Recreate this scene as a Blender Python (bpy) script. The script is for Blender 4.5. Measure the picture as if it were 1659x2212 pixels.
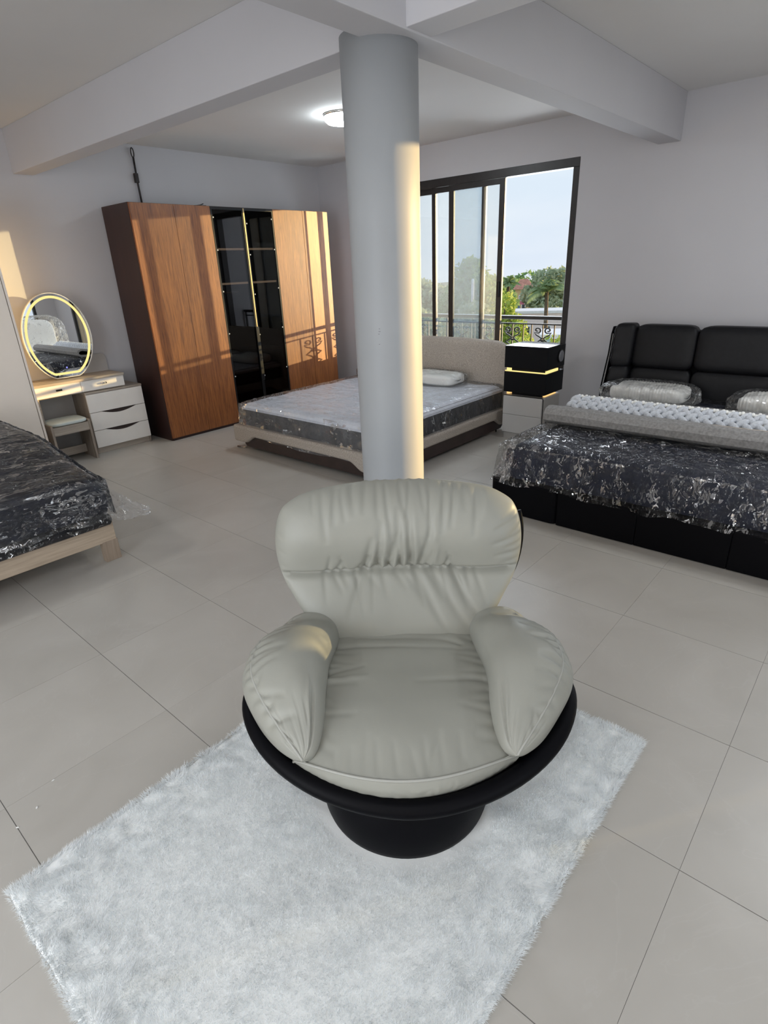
import bpy, bmesh, math, random
from mathutils import Vector, Matrix, noise

# ------------------------------------------------------------------ clear
for o in list(bpy.data.objects):
    bpy.data.objects.remove(o, do_unlink=True)
scn = bpy.context.scene
COL = scn.collection
rad = math.radians
PI = math.pi

# ------------------------------------------------------------------ camera
def cam_axes(yaw, pitch, roll):
    cy, sy, cp, sp = math.cos(yaw), math.sin(yaw), math.cos(pitch), math.sin(pitch)
    fwd = Vector((cp*cy, cp*sy, -sp)); right = Vector((sy, -cy, 0)); down = fwd.cross(right)
    cr, sr = math.cos(roll), math.sin(roll)
    return cr*right - sr*down, sr*right + cr*down, fwd
EYE = 1.635
r_, d_, f_ = cam_axes(0.732878, 0.403986, -0.0432637)
cam = bpy.data.objects.new('camera', bpy.data.cameras.new('camera'))
COL.objects.link(cam)
cam.matrix_world = Matrix(((r_.x, -d_.x, -f_.x, 0), (r_.y, -d_.y, -f_.y, 0), (r_.z, -d_.z, -f_.z, EYE), (0, 0, 0, 1)))
cam.data.sensor_fit = 'VERTICAL'; cam.data.sensor_height = 36.0
cam.data.lens = 36.0 * 1236.18 / 2212.0
cam.data.clip_start = 0.05; cam.data.clip_end = 500
scn.camera = cam

# ------------------------------------------------------------------ world, sun, daylight
scn.view_settings.view_transform = 'Standard'
scn.view_settings.look = 'None'
scn.view_settings.gamma = 1.0
scn.view_settings.use_curve_mapping = False
scn.view_settings.exposure = 0.0

world = bpy.data.worlds.new('sky'); scn.world = world; world.use_nodes = True
wn = world.node_tree.nodes; wl = world.node_tree.links; wn.clear()
out = wn.new('ShaderNodeOutputWorld'); bg = wn.new('ShaderNodeBackground')
tc = wn.new('ShaderNodeTexCoord'); sep = wn.new('ShaderNodeSeparateXYZ'); ramp = wn.new('ShaderNodeValToRGB')
ramp.color_ramp.elements[0].position = 0.0; ramp.color_ramp.elements[0].color = (0.74, 0.83, 0.95, 1)
ramp.color_ramp.elements[1].position = 0.7; ramp.color_ramp.elements[1].color = (0.50, 0.68, 0.96, 1)
e = ramp.color_ramp.elements.new(0.22); e.color = (0.74, 0.87, 0.97, 1)
nz = wn.new('ShaderNodeTexNoise'); nz.inputs['Scale'].default_value = 2.2; nz.inputs['Detail'].default_value = 4
mp = wn.new('ShaderNodeMapping'); mp.inputs['Scale'].default_value = (1, 1, 3)
cr = wn.new('ShaderNodeValToRGB'); cr.color_ramp.elements[0].position = 0.45; cr.color_ramp.elements[1].position = 0.75
mx = wn.new('ShaderNodeMix'); mx.data_type = 'RGBA'; mx.inputs[7].default_value = (0.92, 0.96, 1.0, 1)
wl.new(tc.outputs['Generated'], sep.inputs[0]); wl.new(sep.outputs['Z'], ramp.inputs[0])
wl.new(tc.outputs['Generated'], mp.inputs[0]); wl.new(mp.outputs[0], nz.inputs['Vector']); wl.new(nz.outputs[0], cr.inputs[0])
wl.new(cr.outputs[0], mx.inputs[0]); wl.new(ramp.outputs[0], mx.inputs[6])
wl.new(mx.outputs[2], bg.inputs[0]); bg.inputs['Strength'].default_value = 1.0
wl.new(bg.outputs[0], out.inputs[0])

SUN_AZ, SUN_EL = rad(-33.6), rad(3.9)
sun = bpy.data.objects.new('sun', bpy.data.lights.new('sun', 'SUN')); COL.objects.link(sun)
sun.data.energy = 9.0; sun.data.color = (1.0, 0.68, 0.29); sun.data.angle = rad(0.4)
sd = Vector((math.cos(SUN_AZ)*math.cos(SUN_EL), math.sin(SUN_AZ)*math.cos(SUN_EL), math.sin(SUN_EL)))
sun.rotation_euler = sd.to_track_quat('Z', 'Y').to_euler()

def window_light(name, loc, size, direction, watts, color):
    l = bpy.data.objects.new(name, bpy.data.lights.new(name, 'AREA')); COL.objects.link(l)
    l.data.shape = 'RECTANGLE'; l.data.size, l.data.size_y = size
    l.data.energy = watts; l.data.color = color; l.location = loc
    l.rotation_euler = Vector(direction).to_track_quat('-Z', 'Z').to_euler()
    return l
window_light('daylight_front', (-0.6, -3.75, 1.35), (4.4, 2.2), (0, 1, 0), 52, (0.88, 0.94, 1.0))
window_light('daylight_left', (-3.15, 1.2, 1.35), (4.2, 2.2), (1, 0, 0), 150, (0.93, 0.96, 1.0))
window_light('daylight_right', (6.3, -1.48, 1.3), (2.7, 2.3), (-1, 0, 0), 34, (0.93, 0.96, 1.0))
window_light('daylight_bedside', (6.9, 4.1, 1.75), (2.6, 1.9), (-1, 0, 0), 130, (0.86, 0.93, 1.0))

# added fill disks, out of frame, to brighten beams, walls, floor and rug
for nm, loc, w in (('fill_disk_right', (4.2, -.3, 2.80), 25), ('fill_disk_left', (-.45, 4.1, 2.80), 16), ('fill_disk_near', (-.5, -.1, 2.80), 14)):
    l = bpy.data.objects.new(nm, bpy.data.lights.new(nm, 'AREA')); COL.objects.link(l); l.data.shape = 'DISK'; l.data.size = .34
    l.data.energy = w; l.data.color = (.95, .98, 1.0); l.location = loc

# ------------------------------------------------------------------ materials
MATS = {}
def nodes(name):
    m = bpy.data.materials.new(name); m.use_nodes = True
    nt = m.node_tree; nt.nodes.clear()
    o = nt.nodes.new('ShaderNodeOutputMaterial')
    MATS[name] = m
    return m, nt, nt.nodes, nt.links, o
def principled(N, color=(.8, .8, .8), rough=.5, metal=0, spec=.5, **k):
    b = N.new('ShaderNodeBsdfPrincipled')
    b.inputs['Base Color'].default_value = (*color, 1); b.inputs['Roughness'].default_value = rough
    b.inputs['Metallic'].default_value = metal; b.inputs['Specular IOR Level'].default_value = spec
    for n, v in k.items(): b.inputs[n.replace('_', ' ')].default_value = v
    return b
def mat(name, color, rough=.5, metal=0, spec=.5, var=0.0, scale=8, stretch=(1, 1, 1), bump=0.0, bscale=40, bdist=.002, rnd=0.0, detail=4, **k):
    """principled with optional colour mottling, relief and per-object variation"""
    m, nt, N, L, o = nodes(name)
    b = principled(N, color, rough, metal, spec, **k)
    L.new(b.outputs[0], o.inputs[0])
    t = N.new('ShaderNodeTexCoord')
    if var or rnd:
        mpn = N.new('ShaderNodeMapping'); mpn.inputs['Scale'].default_value = stretch
        L.new(t.outputs['Object'], mpn.inputs[0])
        n = N.new('ShaderNodeTexNoise'); n.inputs['Scale'].default_value = scale; n.inputs['Detail'].default_value = detail
        L.new(mpn.outputs[0], n.inputs['Vector'])
        hsv = N.new('ShaderNodeHueSaturation'); hsv.inputs['Color'].default_value = (*color, 1)
        mr = N.new('ShaderNodeMapRange'); mr.inputs[1].default_value = .3; mr.inputs[2].default_value = .7
        mr.inputs[3].default_value = 1-var; mr.inputs[4].default_value = 1+var
        L.new(n.outputs[0], mr.inputs[0])
        if rnd:
            oi = N.new('ShaderNodeObjectInfo'); ad = N.new('ShaderNodeMath'); ad.operation = 'MULTIPLY_ADD'
            ad.inputs[1].default_value = rnd*2; L.new(oi.outputs['Random'], ad.inputs[0])
            sb = N.new('ShaderNodeMath'); sb.operation = 'SUBTRACT'; sb.inputs[1].default_value = rnd
            L.new(mr.outputs[0], ad.inputs[2]); L.new(ad.outputs[0], sb.inputs[0]); L.new(sb.outputs[0], hsv.inputs['Value'])
        else:
            L.new(mr.outputs[0], hsv.inputs['Value'])
        L.new(hsv.outputs[0], b.inputs['Base Color'])
    if bump:
        n2 = N.new('ShaderNodeTexNoise'); n2.inputs['Scale'].default_value = bscale; n2.inputs['Detail'].default_value = 5
        L.new(t.outputs['Object'], n2.inputs['Vector'])
        bp = N.new('ShaderNodeBump'); bp.inputs['Strength'].default_value = bump; bp.inputs['Distance'].default_value = bdist
        L.new(n2.outputs[0], bp.inputs['Height']); L.new(bp.outputs[0], b.inputs['Normal'])
    return m
def emit(name, color, strength):
    m, nt, N, L, o = nodes(name)
    e = N.new('ShaderNodeEmission'); e.inputs[0].default_value = (*color, 1); e.inputs[1].default_value = strength
    L.new(e.outputs[0], o.inputs[0]); return m
def wood(name, dark, light, rough=.4, scale=1.0, axis='Z', spec=.5, coat=0.0):
    m, nt, N, L, o = nodes(name)
    b = principled(N, light, rough, 0, spec, Coat_Weight=coat, Coat_Roughness=.25)
    t = N.new('ShaderNodeTexCoord'); oi = N.new('ShaderNodeObjectInfo')
    mpn = N.new('ShaderNodeMapping')
    s = {'Z': (14, 14, .7), 'X': (.7, 14, 14), 'Y': (14, .7, 14)}[axis]
    mpn.inputs['Scale'].default_value = [q*scale for q in s]
    va = N.new('ShaderNodeVectorMath'); va.operation = 'ADD'
    vs = N.new('ShaderNodeVectorMath'); vs.operation = 'SCALE'; vs.inputs[0].default_value = (3, 7, 11)
    L.new(oi.outputs['Random'], vs.inputs['Scale']); L.new(t.outputs['Object'], va.inputs[0]); L.new(vs.outputs[0], va.inputs[1])
    L.new(va.outputs[0], mpn.inputs[0])
    n = N.new('ShaderNodeTexNoise'); n.inputs['Scale'].default_value = 1.6; n.inputs['Detail'].default_value = 6
    n.inputs['Distortion'].default_value = 1.2; L.new(mpn.outputs[0], n.inputs['Vector'])
    n2 = N.new('ShaderNodeTexNoise'); n2.inputs['Scale'].default_value = 9; n2.inputs['Detail'].default_value = 3
    L.new(mpn.outputs[0], n2.inputs['Vector'])
    ad = N.new('ShaderNodeMath'); ad.operation = 'MULTIPLY_ADD'; ad.inputs[1].default_value = .45
    L.new(n2.outputs[0], ad.inputs[0]); L.new(n.outputs[0], ad.inputs[2])
    r = N.new('ShaderNodeValToRGB'); r.color_ramp.elements[0].position = .5; r.color_ramp.elements[0].color = (*dark, 1)
    r.color_ramp.elements[1].position = .95; r.color_ramp.elements[1].color = (*light, 1)
    L.new(ad.outputs[0], r.inputs[0]); L.new(r.outputs[0], b.inputs['Base Color'])
    bp = N.new('ShaderNodeBump'); bp.inputs['Strength'].default_value = .12; bp.inputs['Distance'].default_value = .001
    L.new(n2.outputs[0], bp.inputs['Height']); L.new(bp.outputs[0], b.inputs['Normal'])
    L.new(b.outputs[0], o.inputs[0]); return m
def glass(name, tint, dust=.0, rough=.0, refl=1.0):
    m, nt, N, L, o = nodes(name)
    tr = N.new('ShaderNodeBsdfTransparent'); tr.inputs[0].default_value = (*tint, 1)
    gl = N.new('ShaderNodeBsdfGlossy'); gl.inputs['Roughness'].default_value = rough
    fr = N.new('ShaderNodeFresnel'); fr.inputs[0].default_value = 1.5
    mu = N.new('ShaderNodeMath'); mu.operation = 'MULTIPLY'; mu.inputs[1].default_value = refl
    mxs = N.new('ShaderNodeMixShader'); L.new(fr.outputs[0], mu.inputs[0]); L.new(mu.outputs[0], mxs.inputs[0])
    L.new(tr.outputs[0], mxs.inputs[1]); L.new(gl.outputs[0], mxs.inputs[2])
    last = mxs
    if dust:
        df = N.new('ShaderNodeBsdfTranslucent'); df.inputs[0].default_value = (.85, .85, .82, 1)
        m2 = N.new('ShaderNodeMixShader'); m2.inputs[0].default_value = dust
        L.new(mxs.outputs[0], m2.inputs[1]); L.new(df.outputs[0], m2.inputs[2]); last = m2
    L.new(last.outputs[0], o.inputs[0]); return m
def film(name, haze=.02, gloss=.10, refl=1.5, rough=.06, crink=14, tilt=.55, strength=.4, dist=.02, stretch=(1, 1, 1)):
    """thin clear polythene: transparent, shiny, crumpled into small facets"""
    m, nt, N, L, o = nodes(name)
    t = N.new('ShaderNodeTexCoord'); mpn = N.new('ShaderNodeMapping'); mpn.inputs['Scale'].default_value = stretch
    L.new(t.outputs['Object'], mpn.inputs[0])
    n1 = N.new('ShaderNodeTexNoise'); n1.inputs['Scale'].default_value = crink*.8; n1.inputs['Detail'].default_value = 3
    n1.inputs['Distortion'].default_value = 1.5; L.new(mpn.outputs[0], n1.inputs['Vector'])
    wv = N.new('ShaderNodeVectorMath'); wv.operation = 'MULTIPLY_ADD'; wv.inputs[1].default_value = (.16, .16, .16)
    L.new(n1.outputs['Color'], wv.inputs[0]); L.new(mpn.outputs[0], wv.inputs[2])
    v = N.new('ShaderNodeTexVoronoi'); v.inputs['Scale'].default_value = crink; L.new(wv.outputs[0], v.inputs['Vector'])
    bp = N.new('ShaderNodeBump'); bp.inputs['Strength'].default_value = strength; bp.inputs['Distance'].default_value = dist
    L.new(n1.outputs[0], bp.inputs['Height'])
    sb = N.new('ShaderNodeVectorMath'); sb.operation = 'SUBTRACT'; sb.inputs[1].default_value = (.5, .5, .5); L.new(v.outputs['Color'], sb.inputs[0])
    ma = N.new('ShaderNodeVectorMath'); ma.operation = 'MULTIPLY_ADD'; ma.inputs[1].default_value = (tilt*2, tilt*2, tilt*2)
    L.new(sb.outputs[0], ma.inputs[0]); L.new(bp.outputs[0], ma.inputs[2])
    nm = N.new('ShaderNodeVectorMath'); nm.operation = 'NORMALIZE'; L.new(ma.outputs[0], nm.inputs[0])
    gl = N.new('ShaderNodeBsdfGlossy'); gl.inputs['Roughness'].default_value = rough; L.new(nm.outputs[0], gl.inputs['Normal'])
    tr = N.new('ShaderNodeBsdfTransparent'); tr.inputs[0].default_value = (.97, .97, .97, 1)
    fr = N.new('ShaderNodeFresnel'); fr.inputs[0].default_value = 1.5
    sp = N.new('ShaderNodeSeparateXYZ'); L.new(v.outputs['Color'], sp.inputs[0])
    pw = N.new('ShaderNodeMath'); pw.operation = 'POWER'; pw.inputs[1].default_value = 11; L.new(sp.outputs['Z'], pw.inputs[0])
    pm = N.new('ShaderNodeMath'); pm.operation = 'MULTIPLY'; pm.inputs[1].default_value = gloss; L.new(pw.outputs[0], pm.inputs[0])
    mu = N.new('ShaderNodeMath'); mu.operation = 'MULTIPLY_ADD'; mu.inputs[1].default_value = refl; mu.use_clamp = True
    L.new(fr.outputs[0], mu.inputs[0]); L.new(pm.outputs[0], mu.inputs[2])
    ms = N.new('ShaderNodeMixShader'); L.new(mu.outputs[0], ms.inputs[0]); L.new(tr.outputs[0], ms.inputs[1]); L.new(gl.outputs[0], ms.inputs[2])
    df = N.new('ShaderNodeBsdfDiffuse'); df.inputs[0].default_value = (.8, .8, .82, 1)
    m2 = N.new('ShaderNodeMixShader'); m2.inputs[0].default_value = haze
    L.new(ms.outputs[0], m2.inputs[1]); L.new(df.outputs[0], m2.inputs[2])
    L.new(m2.outputs[0], o.inputs[0]); return m

M = dict(
    wall=mat('wall_paint', (.555, .55, .575), .75, spec=.25, var=.02, scale=1.5, bump=.05, bscale=90),
    ceil=mat('ceiling_paint', (.72, .71, .705), .85, spec=.2, var=.02, scale=1.2),
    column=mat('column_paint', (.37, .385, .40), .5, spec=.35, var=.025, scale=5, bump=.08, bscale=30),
    grout=mat('grout', (.20, .19, .18), .9),
    alu=mat('bronze_aluminium', (.035, .033, .034), .38, .3, var=.1, scale=20),
    iron=mat('wrought_iron', (.03, .03, .03), .45, .4),
    pane=glass('window_glass', (.77, .81, .84), .04),
    walnut=wood('walnut_veneer', (.14, .040, .012), (.35, .122, .030), .42, 2.6, spec=.6),
    darkwood=mat('dark_carcass', (.030, .0125, .011), .45, var=.15, scale=12, stretch=(1, 1, .1)),
    smoke=glass('smoked_glass', (.30, .29, .29), 0, .0, .8),
    gold=mat('gold_trim', (.62, .46, .24), .3, .9),
    blackmetal=mat('black_metal', (.012, .012, .013), .35, .4),
    chrome=mat('chrome', (.62, .60, .58), .15, 1.0),
    cream=mat('cream_lacquer', (.84, .80, .755), .35, var=.03, scale=6),
    beige=mat('beige_laminate', (.86, .77, .68), .4, var=.02, scale=5),
    ash=wood('grey_ash', (.30, .25, .205), (.48, .42, .355), .5, axis='X'),
    ashz=wood('grey_ash_upright', (.22, .175, .14), (.38, .32, .265), .5),
    board=mat('pale_board', (.48, .46, .44), .55, var=.03),
    mirror=mat('mirror_glass', (.86, .88, .89), .0, 1.0),
    ledwarm=emit('warm_led', (1.0, .80, .30), 1.15),
    ledamber=emit('amber_led', (1.0, .60, .22), 1.2),
    ledshelf=emit('shelf_led', (1.0, .74, .48), 1.1),
    lamp=emit('lamp_diffuser', (.88, .97, 1.0), 46.0),
    touch=emit('touch_light', (.25, .25, 1.0), 1.5),
    mint=mat('mint_vinyl', (.60, .655, .63), .45, bump=.1, bscale=60),
    greyfab=mat('grey_woven_fabric', (.40, .355, .31), .95, spec=.15, var=.28, scale=120, bump=.6, bscale=220, bdist=.002),
    mahog=mat('mahogany_plinth', (.030, .018, .016), .4, var=.2, scale=10),
    navy=mat('navy_ticking', (.007, .011, .028), .65, var=.3, scale=20, bump=.2, bscale=60),
    navyblk=mat('black_ticking', (.012, .013, .018), .7, var=.3, scale=30),
    quilt=mat('white_quilt', (.80, .82, .89), .8, var=.06, scale=14, bump=.3, bscale=30, bdist=.004),
    sidegrey=mat('grey_mattress_border', (.045, .045, .05), .75, var=.5, scale=18, stretch=(1, 1, .2)),
    film=film('polythene', .004, .70, .5, .08, 33, .6, .5, .02, (1, 1, .6)),
    filmwave=film('polythene_rippled', .012, .60, 1.0, .10, 30, .42, .7, .03, (.45, 1.2, .9)),
    filmskirt=film('polythene_skirt', .08, .75, 1.0, .08, 18, .45, .4, .02, (1, .6, 1)),
    filmloose=film('polythene_loose', .13, .8, 1.2, .08, 36, .6, .5, .02),
    filmclear=film('polythene_taut', .03, .28, .8, .08, 34, .3, .3, .02, (.8, .35, .5)),
    blkleather=mat('black_leather', (.005, .005, .0065), .48, spec=.24, var=.2, scale=30, bump=.25, bscale=140),
    blkpanel=mat('black_bed_base', (.002, .002, .003), .55, spec=.08, bump=.2, bscale=120),
    felt=mat('grey_felt', (.27, .265, .262), .95, spec=.1, var=.2, scale=60, bump=.5, bscale=160, bdist=.003),
    knit=mat('pale_blue_knit', (.62, .65, .70), .95, spec=.1, var=.15, scale=90, bump=.6, bscale=200),
    whitecloth=mat('white_pillow', (.92, .92, .89), .8, bump=.2, bscale=80),
    greylac=mat('grey_lacquer', (.50, .485, .47), .32, var=.02, scale=3),
    greyside=mat('grey_lacquer_side', (.42, .40, .375), .4),
    blackgloss=mat('black_gloss', (.006, .006, .008), .06, spec=.6),
    blackmatt=mat('black_matt', (.004, .0045, .006), .4, spec=.16),
    spk=mat('speaker_grille', (.22, .22, .235), .5, .3),
    oak=wood('light_oak', (.34, .265, .195), (.52, .42, .32), .5, axis='X'),
    oakz=wood('light_oak_upright', (.26, .20, .15), (.40, .32, .25), .5),
    leather=mat('sage_grey_leather', (.305, .305, .270), .44, spec=.4, var=.035, scale=5, bump=.12, bscale=260, bdist=.0008),
    piping=mat('sage_piping', (.36, .36, .33), .5),
    navyshell=mat('black_shell_leather', (.0018, .0018, .003), .5, spec=.09, bump=.12, bscale=160),
    rugbase=mat('rug_backing', (.90, .91, .90), .95, spec=.05),
    pile=mat('white_pile', (.89, .91, .92), .9, spec=.05, var=.05, scale=9),
    bracket=mat('rusty_bracket', (.045, .04, .04), .6, .5, var=.3, scale=30),
    tag=mat('paper_tag', (.75, .75, .73), .8),
)
m = M['pile']; nt = m.node_tree
tlp = nt.nodes.new('ShaderNodeBsdfTranslucent'); tlp.inputs[0].default_value = (.92, .94, .945, 1)
msp = nt.nodes.new('ShaderNodeMixShader'); msp.inputs[0].default_value = .36
op = [n for n in nt.nodes if n.type == 'OUTPUT_MATERIAL'][0]; bs = [n for n in nt.nodes if n.type == 'BSDF_PRINCIPLED'][0]
nt.links.new(bs.outputs[0], msp.inputs[1]); nt.links.new(tlp.outputs[0], msp.inputs[2]); nt.links.new(msp.outputs[0], op.inputs[0])
# floor tile
m, nt, N, L, o = nodes('porcelain_tile')
b = principled(N, (.3, .28, .26), .36, 0, .5)
t = N.new('ShaderNodeTexCoord'); oi = N.new('ShaderNodeObjectInfo')
vs = N.new('ShaderNodeVectorMath'); vs.operation = 'SCALE'; vs.inputs[0].default_value = (13, 29, 7)
va = N.new('ShaderNodeVectorMath'); va.operation = 'ADD'
L.new(oi.outputs['Random'], vs.inputs['Scale']); L.new(t.outputs['Object'], va.inputs[0]); L.new(vs.outputs[0], va.inputs[1])
n1 = N.new('ShaderNodeTexNoise'); n1.inputs['Scale'].default_value = 2.4; n1.inputs['Detail'].default_value = 5; n1.inputs['Distortion'].default_value = .8
n2 = N.new('ShaderNodeTexNoise'); n2.inputs['Scale'].default_value = 1.1; n2.inputs['Detail'].default_value = 7; n2.inputs['Distortion'].default_value = 2.2
L.new(va.outputs[0], n1.inputs['Vector']); L.new(va.outputs[0], n2.inputs['Vector'])
r1 = N.new('ShaderNodeValToRGB'); r1.color_ramp.elements[0].position = .3; r1.color_ramp.elements[0].color = (.435, .41, .372, 1)
r1.color_ramp.elements[1].position = .7; r1.color_ramp.elements[1].color = (.49, .465, .427, 1)
r2 = N.new('ShaderNodeValToRGB'); r2.color_ramp.elements[0].position = .495; r2.color_ramp.elements[0].color = (0, 0, 0, 1)
r2.color_ramp.elements[1].position = .505; r2.color_ramp.elements[1].color = (0, 0, 0, 1)
e = r2.color_ramp.elements.new(.5); e.color = (.12, .12, .12, 1)
mx = N.new('ShaderNodeMix'); mx.data_type = 'RGBA'; mx.inputs[7].default_value = (.60, .58, .55, 1)
L.new(n1.outputs[0], r1.inputs[0]); L.new(n2.outputs[0], r2.inputs[0]); L.new(r2.outputs[0], mx.inputs[0]); L.new(r1.outputs[0], mx.inputs[6])
L.new(mx.outputs[2], b.inputs['Base Color']); L.new(b.outputs[0], o.inputs[0])
M['tile'] = m

# ------------------------------------------------------------------ mesh helpers
class MB:
    def __init__(s): s.v = []; s.f = []
    def add(s, v, f):
        k = len(s.v); s.v += [tuple(p) for p in v]; s.f += [tuple(i+k for i in q) for q in f]; return s
    def box(s, x0, x1, y0, y1, z0, z1):
        return s.add([(x0, y0, z0), (x1, y0, z0), (x1, y1, z0), (x0, y1, z0), (x0, y0, z1), (x1, y0, z1), (x1, y1, z1), (x0, y1, z1)],
                     [(0, 3, 2, 1), (4, 5, 6, 7), (0, 1, 5, 4), (1, 2, 6, 5), (2, 3, 7, 6), (3, 0, 4, 7)])
    def grid(s, fn, nu, nv, wu=False, wv=False):
        """quad sheet of fn(i/nu, j/nv); wu / wv close it round"""
        a = nu if wu else nu+1; b = nv if wv else nv+1
        v = [fn(i/nu, j/nv) for j in range(b) for i in range(a)]
        f = []
        for j in range(nv):
            for i in range(nu):
                i2 = (i+1) % a; j2 = (j+1) % b
                f.append((j*a+i, j*a+i2, j2*a+i2, j2*a+i))
        return s.add(v, f)
    def tube(s, pts, r, n=8, cap=True, closed=False):
        pts = [Vector(p) for p in pts]; m = len(pts)
        rs = r if isinstance(r, (list, tuple)) else [r]*m
        up = None; rings = []
        for i, p in enumerate(pts):
            if closed: tg = pts[(i+1) % m]-pts[i-1]
            else: tg = pts[min(i+1, m-1)]-pts[max(i-1, 0)]
            if tg.length < 1e-9: tg = Vector((0, 0, 1))
            tg.normalize()
            if up is None: up = Vector((0, 0, 1)) if abs(tg.z) < .9 else Vector((1, 0, 0))
            a = (up - tg*up.dot(tg)).normalized(); bb = tg.cross(a); up = a
            rings.append([p + rs[i]*(math.cos(2*PI*k/n)*a + math.sin(2*PI*k/n)*bb) for k in range(n)])
        v = [q for ring in rings for q in ring]; f = []
        for i in range(m if closed else m-1):
            j = (i+1) % m
            for k in range(n): f.append((i*n+k, i*n+(k+1) % n, j*n+(k+1) % n, j*n+k))
        if cap and not closed:
            f.append(tuple(reversed(range(n)))); f.append(tuple((m-1)*n+k for k in range(n)))
        return s.add(v, f)
    def lathe(s, prof, n=32, c=(0, 0, 0), cap=True):
        v = [(c[0]+r*math.cos(2*PI*k/n), c[1]+r*math.sin(2*PI*k/n), c[2]+z) for r, z in prof for k in range(n)]
        f = [(i*n+k, i*n+(k+1) % n, (i+1)*n+(k+1) % n, (i+1)*n+k) for i in range(len(prof)-1) for k in range(n)]
        if cap:
            f.append(tuple(reversed(range(n)))); f.append(tuple((len(prof)-1)*n+k for k in range(n)))
        return s.add(v, f)
    def prism(s, poly, h0, h1, axis='z'):
        """poly (a, b) swept along axis; x: (y, z), y: (x, z), z: (x, y)"""
        P = {'x': lambda a, b, h: (h, a, b), 'y': lambda a, b, h: (a, h, b), 'z': lambda a, b, h: (a, b, h)}[axis]
        n = len(poly)
        v = [P(a, b, h0) for a, b in poly]+[P(a, b, h1) for a, b in poly]
        f = [tuple(range(n))[::-1], tuple(range(n, 2*n))]+[(i, (i+1) % n, n+(i+1) % n, n+i) for i in range(n)]
        return s.add(v, f)
    def ball(s, c, r, nu=10, nv=7):
        rx, ry, rz = r if isinstance(r, (list, tuple)) else (r, r, r)
        return s.grid(lambda a, b: (c[0]+rx*math.cos(2*PI*a)*math.sin(PI*b), c[1]+ry*math.sin(2*PI*a)*math.sin(PI*b), c[2]-rz*math.cos(PI*b)), nu, nv, wu=True)

def link(name, me, m=None, parent=None):
    o = bpy.data.objects.new(name, me); COL.objects.link(o)
    if m and not me.materials: me.materials.append(m)
    if parent: o.parent = parent
    return o
def obj(name, mb, m, parent=None, smooth=False, bevel=0, seg=2, sub=0, loc=None):
    me = bpy.data.meshes.new(name); me.from_pydata([tuple(p) for p in mb.v], [], mb.f); me.update()
    bm = bmesh.new(); bm.from_mesh(me)
    bmesh.ops.remove_doubles(bm, verts=bm.verts, dist=1e-6)
    bmesh.ops.recalc_face_normals(bm, faces=bm.faces); bm.to_mesh(me); bm.free()
    if smooth:
        me.polygons.foreach_set('use_smooth', [True]*len(me.polygons))
    o = link(name, me, m, parent)
    if bevel:
        md = o.modifiers.new('bevel', 'BEVEL'); md.width = bevel; md.segments = seg; md.limit_method = 'ANGLE'; md.angle_limit = rad(35)
        md.harden_normals = False
    if sub:
        md = o.modifiers.new('subdivision', 'SUBSURF'); md.levels = sub; md.render_levels = sub
    if loc: o.location = loc
    return o
def tag(o, label=None, cat=None, group=None, kind=None):
    if label: o['label'] = label
    if cat: o['category'] = cat
    if group: o['group'] = group
    if kind: o['kind'] = kind
    return o
def thing(name, label, cat, loc=(0, 0, 0), rz=0, group=None):
    o = bpy.data.objects.new(name, None); COL.objects.link(o)
    o.empty_display_size = .1; o.location = loc; o.rotation_euler = (0, 0, rz)
    return tag(o, label, cat, group)
def struct(name, mb, m, **k):
    return tag(obj(name, mb, m, **k), kind='structure')
def copy_tree(o, parent=None):
    c = o.copy(); COL.objects.link(c)
    if parent: c.parent = parent
    for ch in list(o.children): copy_tree(ch, c)
    return c
def lerp(a, b, t): return a+(b-a)*t
def interp(tab, x):
    """piecewise linear table [(x, v...)]"""
    if x <= tab[0][0]: return tab[0][1:]
    for p, q in zip(tab, tab[1:]):
        if x <= q[0]:
            t = (x-p[0])/(q[0]-p[0]); t = t
            return tuple(lerp(a, b, t) for a, b in zip(p[1:], q[1:]))
    return tab[-1][1:]
def smoothtab(tab, x):
    """Catmull-Rom through a table [(x, v...)]"""
    n = len(tab)
    if x <= tab[0][0]: return tab[0][1:]
    if x >= tab[-1][0]: return tab[-1][1:]
    for i in range(n-1):
        if x <= tab[i+1][0]:
            p0 = tab[max(i-1, 0)]; p1 = tab[i]; p2 = tab[i+1]; p3 = tab[min(i+2, n-1)]
            t = (x-p1[0])/(p2[0]-p1[0]); h = p2[0]-p1[0]; res = []
            for k in range(1, len(p1)):
                m1 = (p2[k]-p0[k])/max(p2[0]-p0[0], 1e-9)*h; m2 = (p3[k]-p1[k])/max(p3[0]-p1[0], 1e-9)*h
                res.append((2*t**3-3*t**2+1)*p1[k]+(t**3-2*t**2+t)*m1+(-2*t**3+3*t**2)*p2[k]+(t**3-t**2)*m2)
            return tuple(res)
def nz3(x, y, z): return noise.noise(Vector((x, y, z)))
def ridge(x, y, z): return 1-2*abs(noise.noise(Vector((x, y, z))))
def rrect(x0, x1, y0, y1, r, n=5, corners=(1, 1, 1, 1)):
    """rounded rectangle outline; corners ll, lr, ur, ul"""
    P = []
    for (cx, cy, a0), on, (kx, ky) in zip(((x0+r, y0+r, PI), (x1-r, y0+r, 1.5*PI), (x1-r, y1-r, 0), (x0+r, y1-r, .5*PI)), corners, ((x0, y0), (x1, y0), (x1, y1), (x0, y1))):
        if on: P += [(cx+r*math.cos(a0+.5*PI*k/n), cy+r*math.sin(a0+.5*PI*k/n)) for k in range(n+1)]
        else: P.append((kx, ky))
    return P
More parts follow.
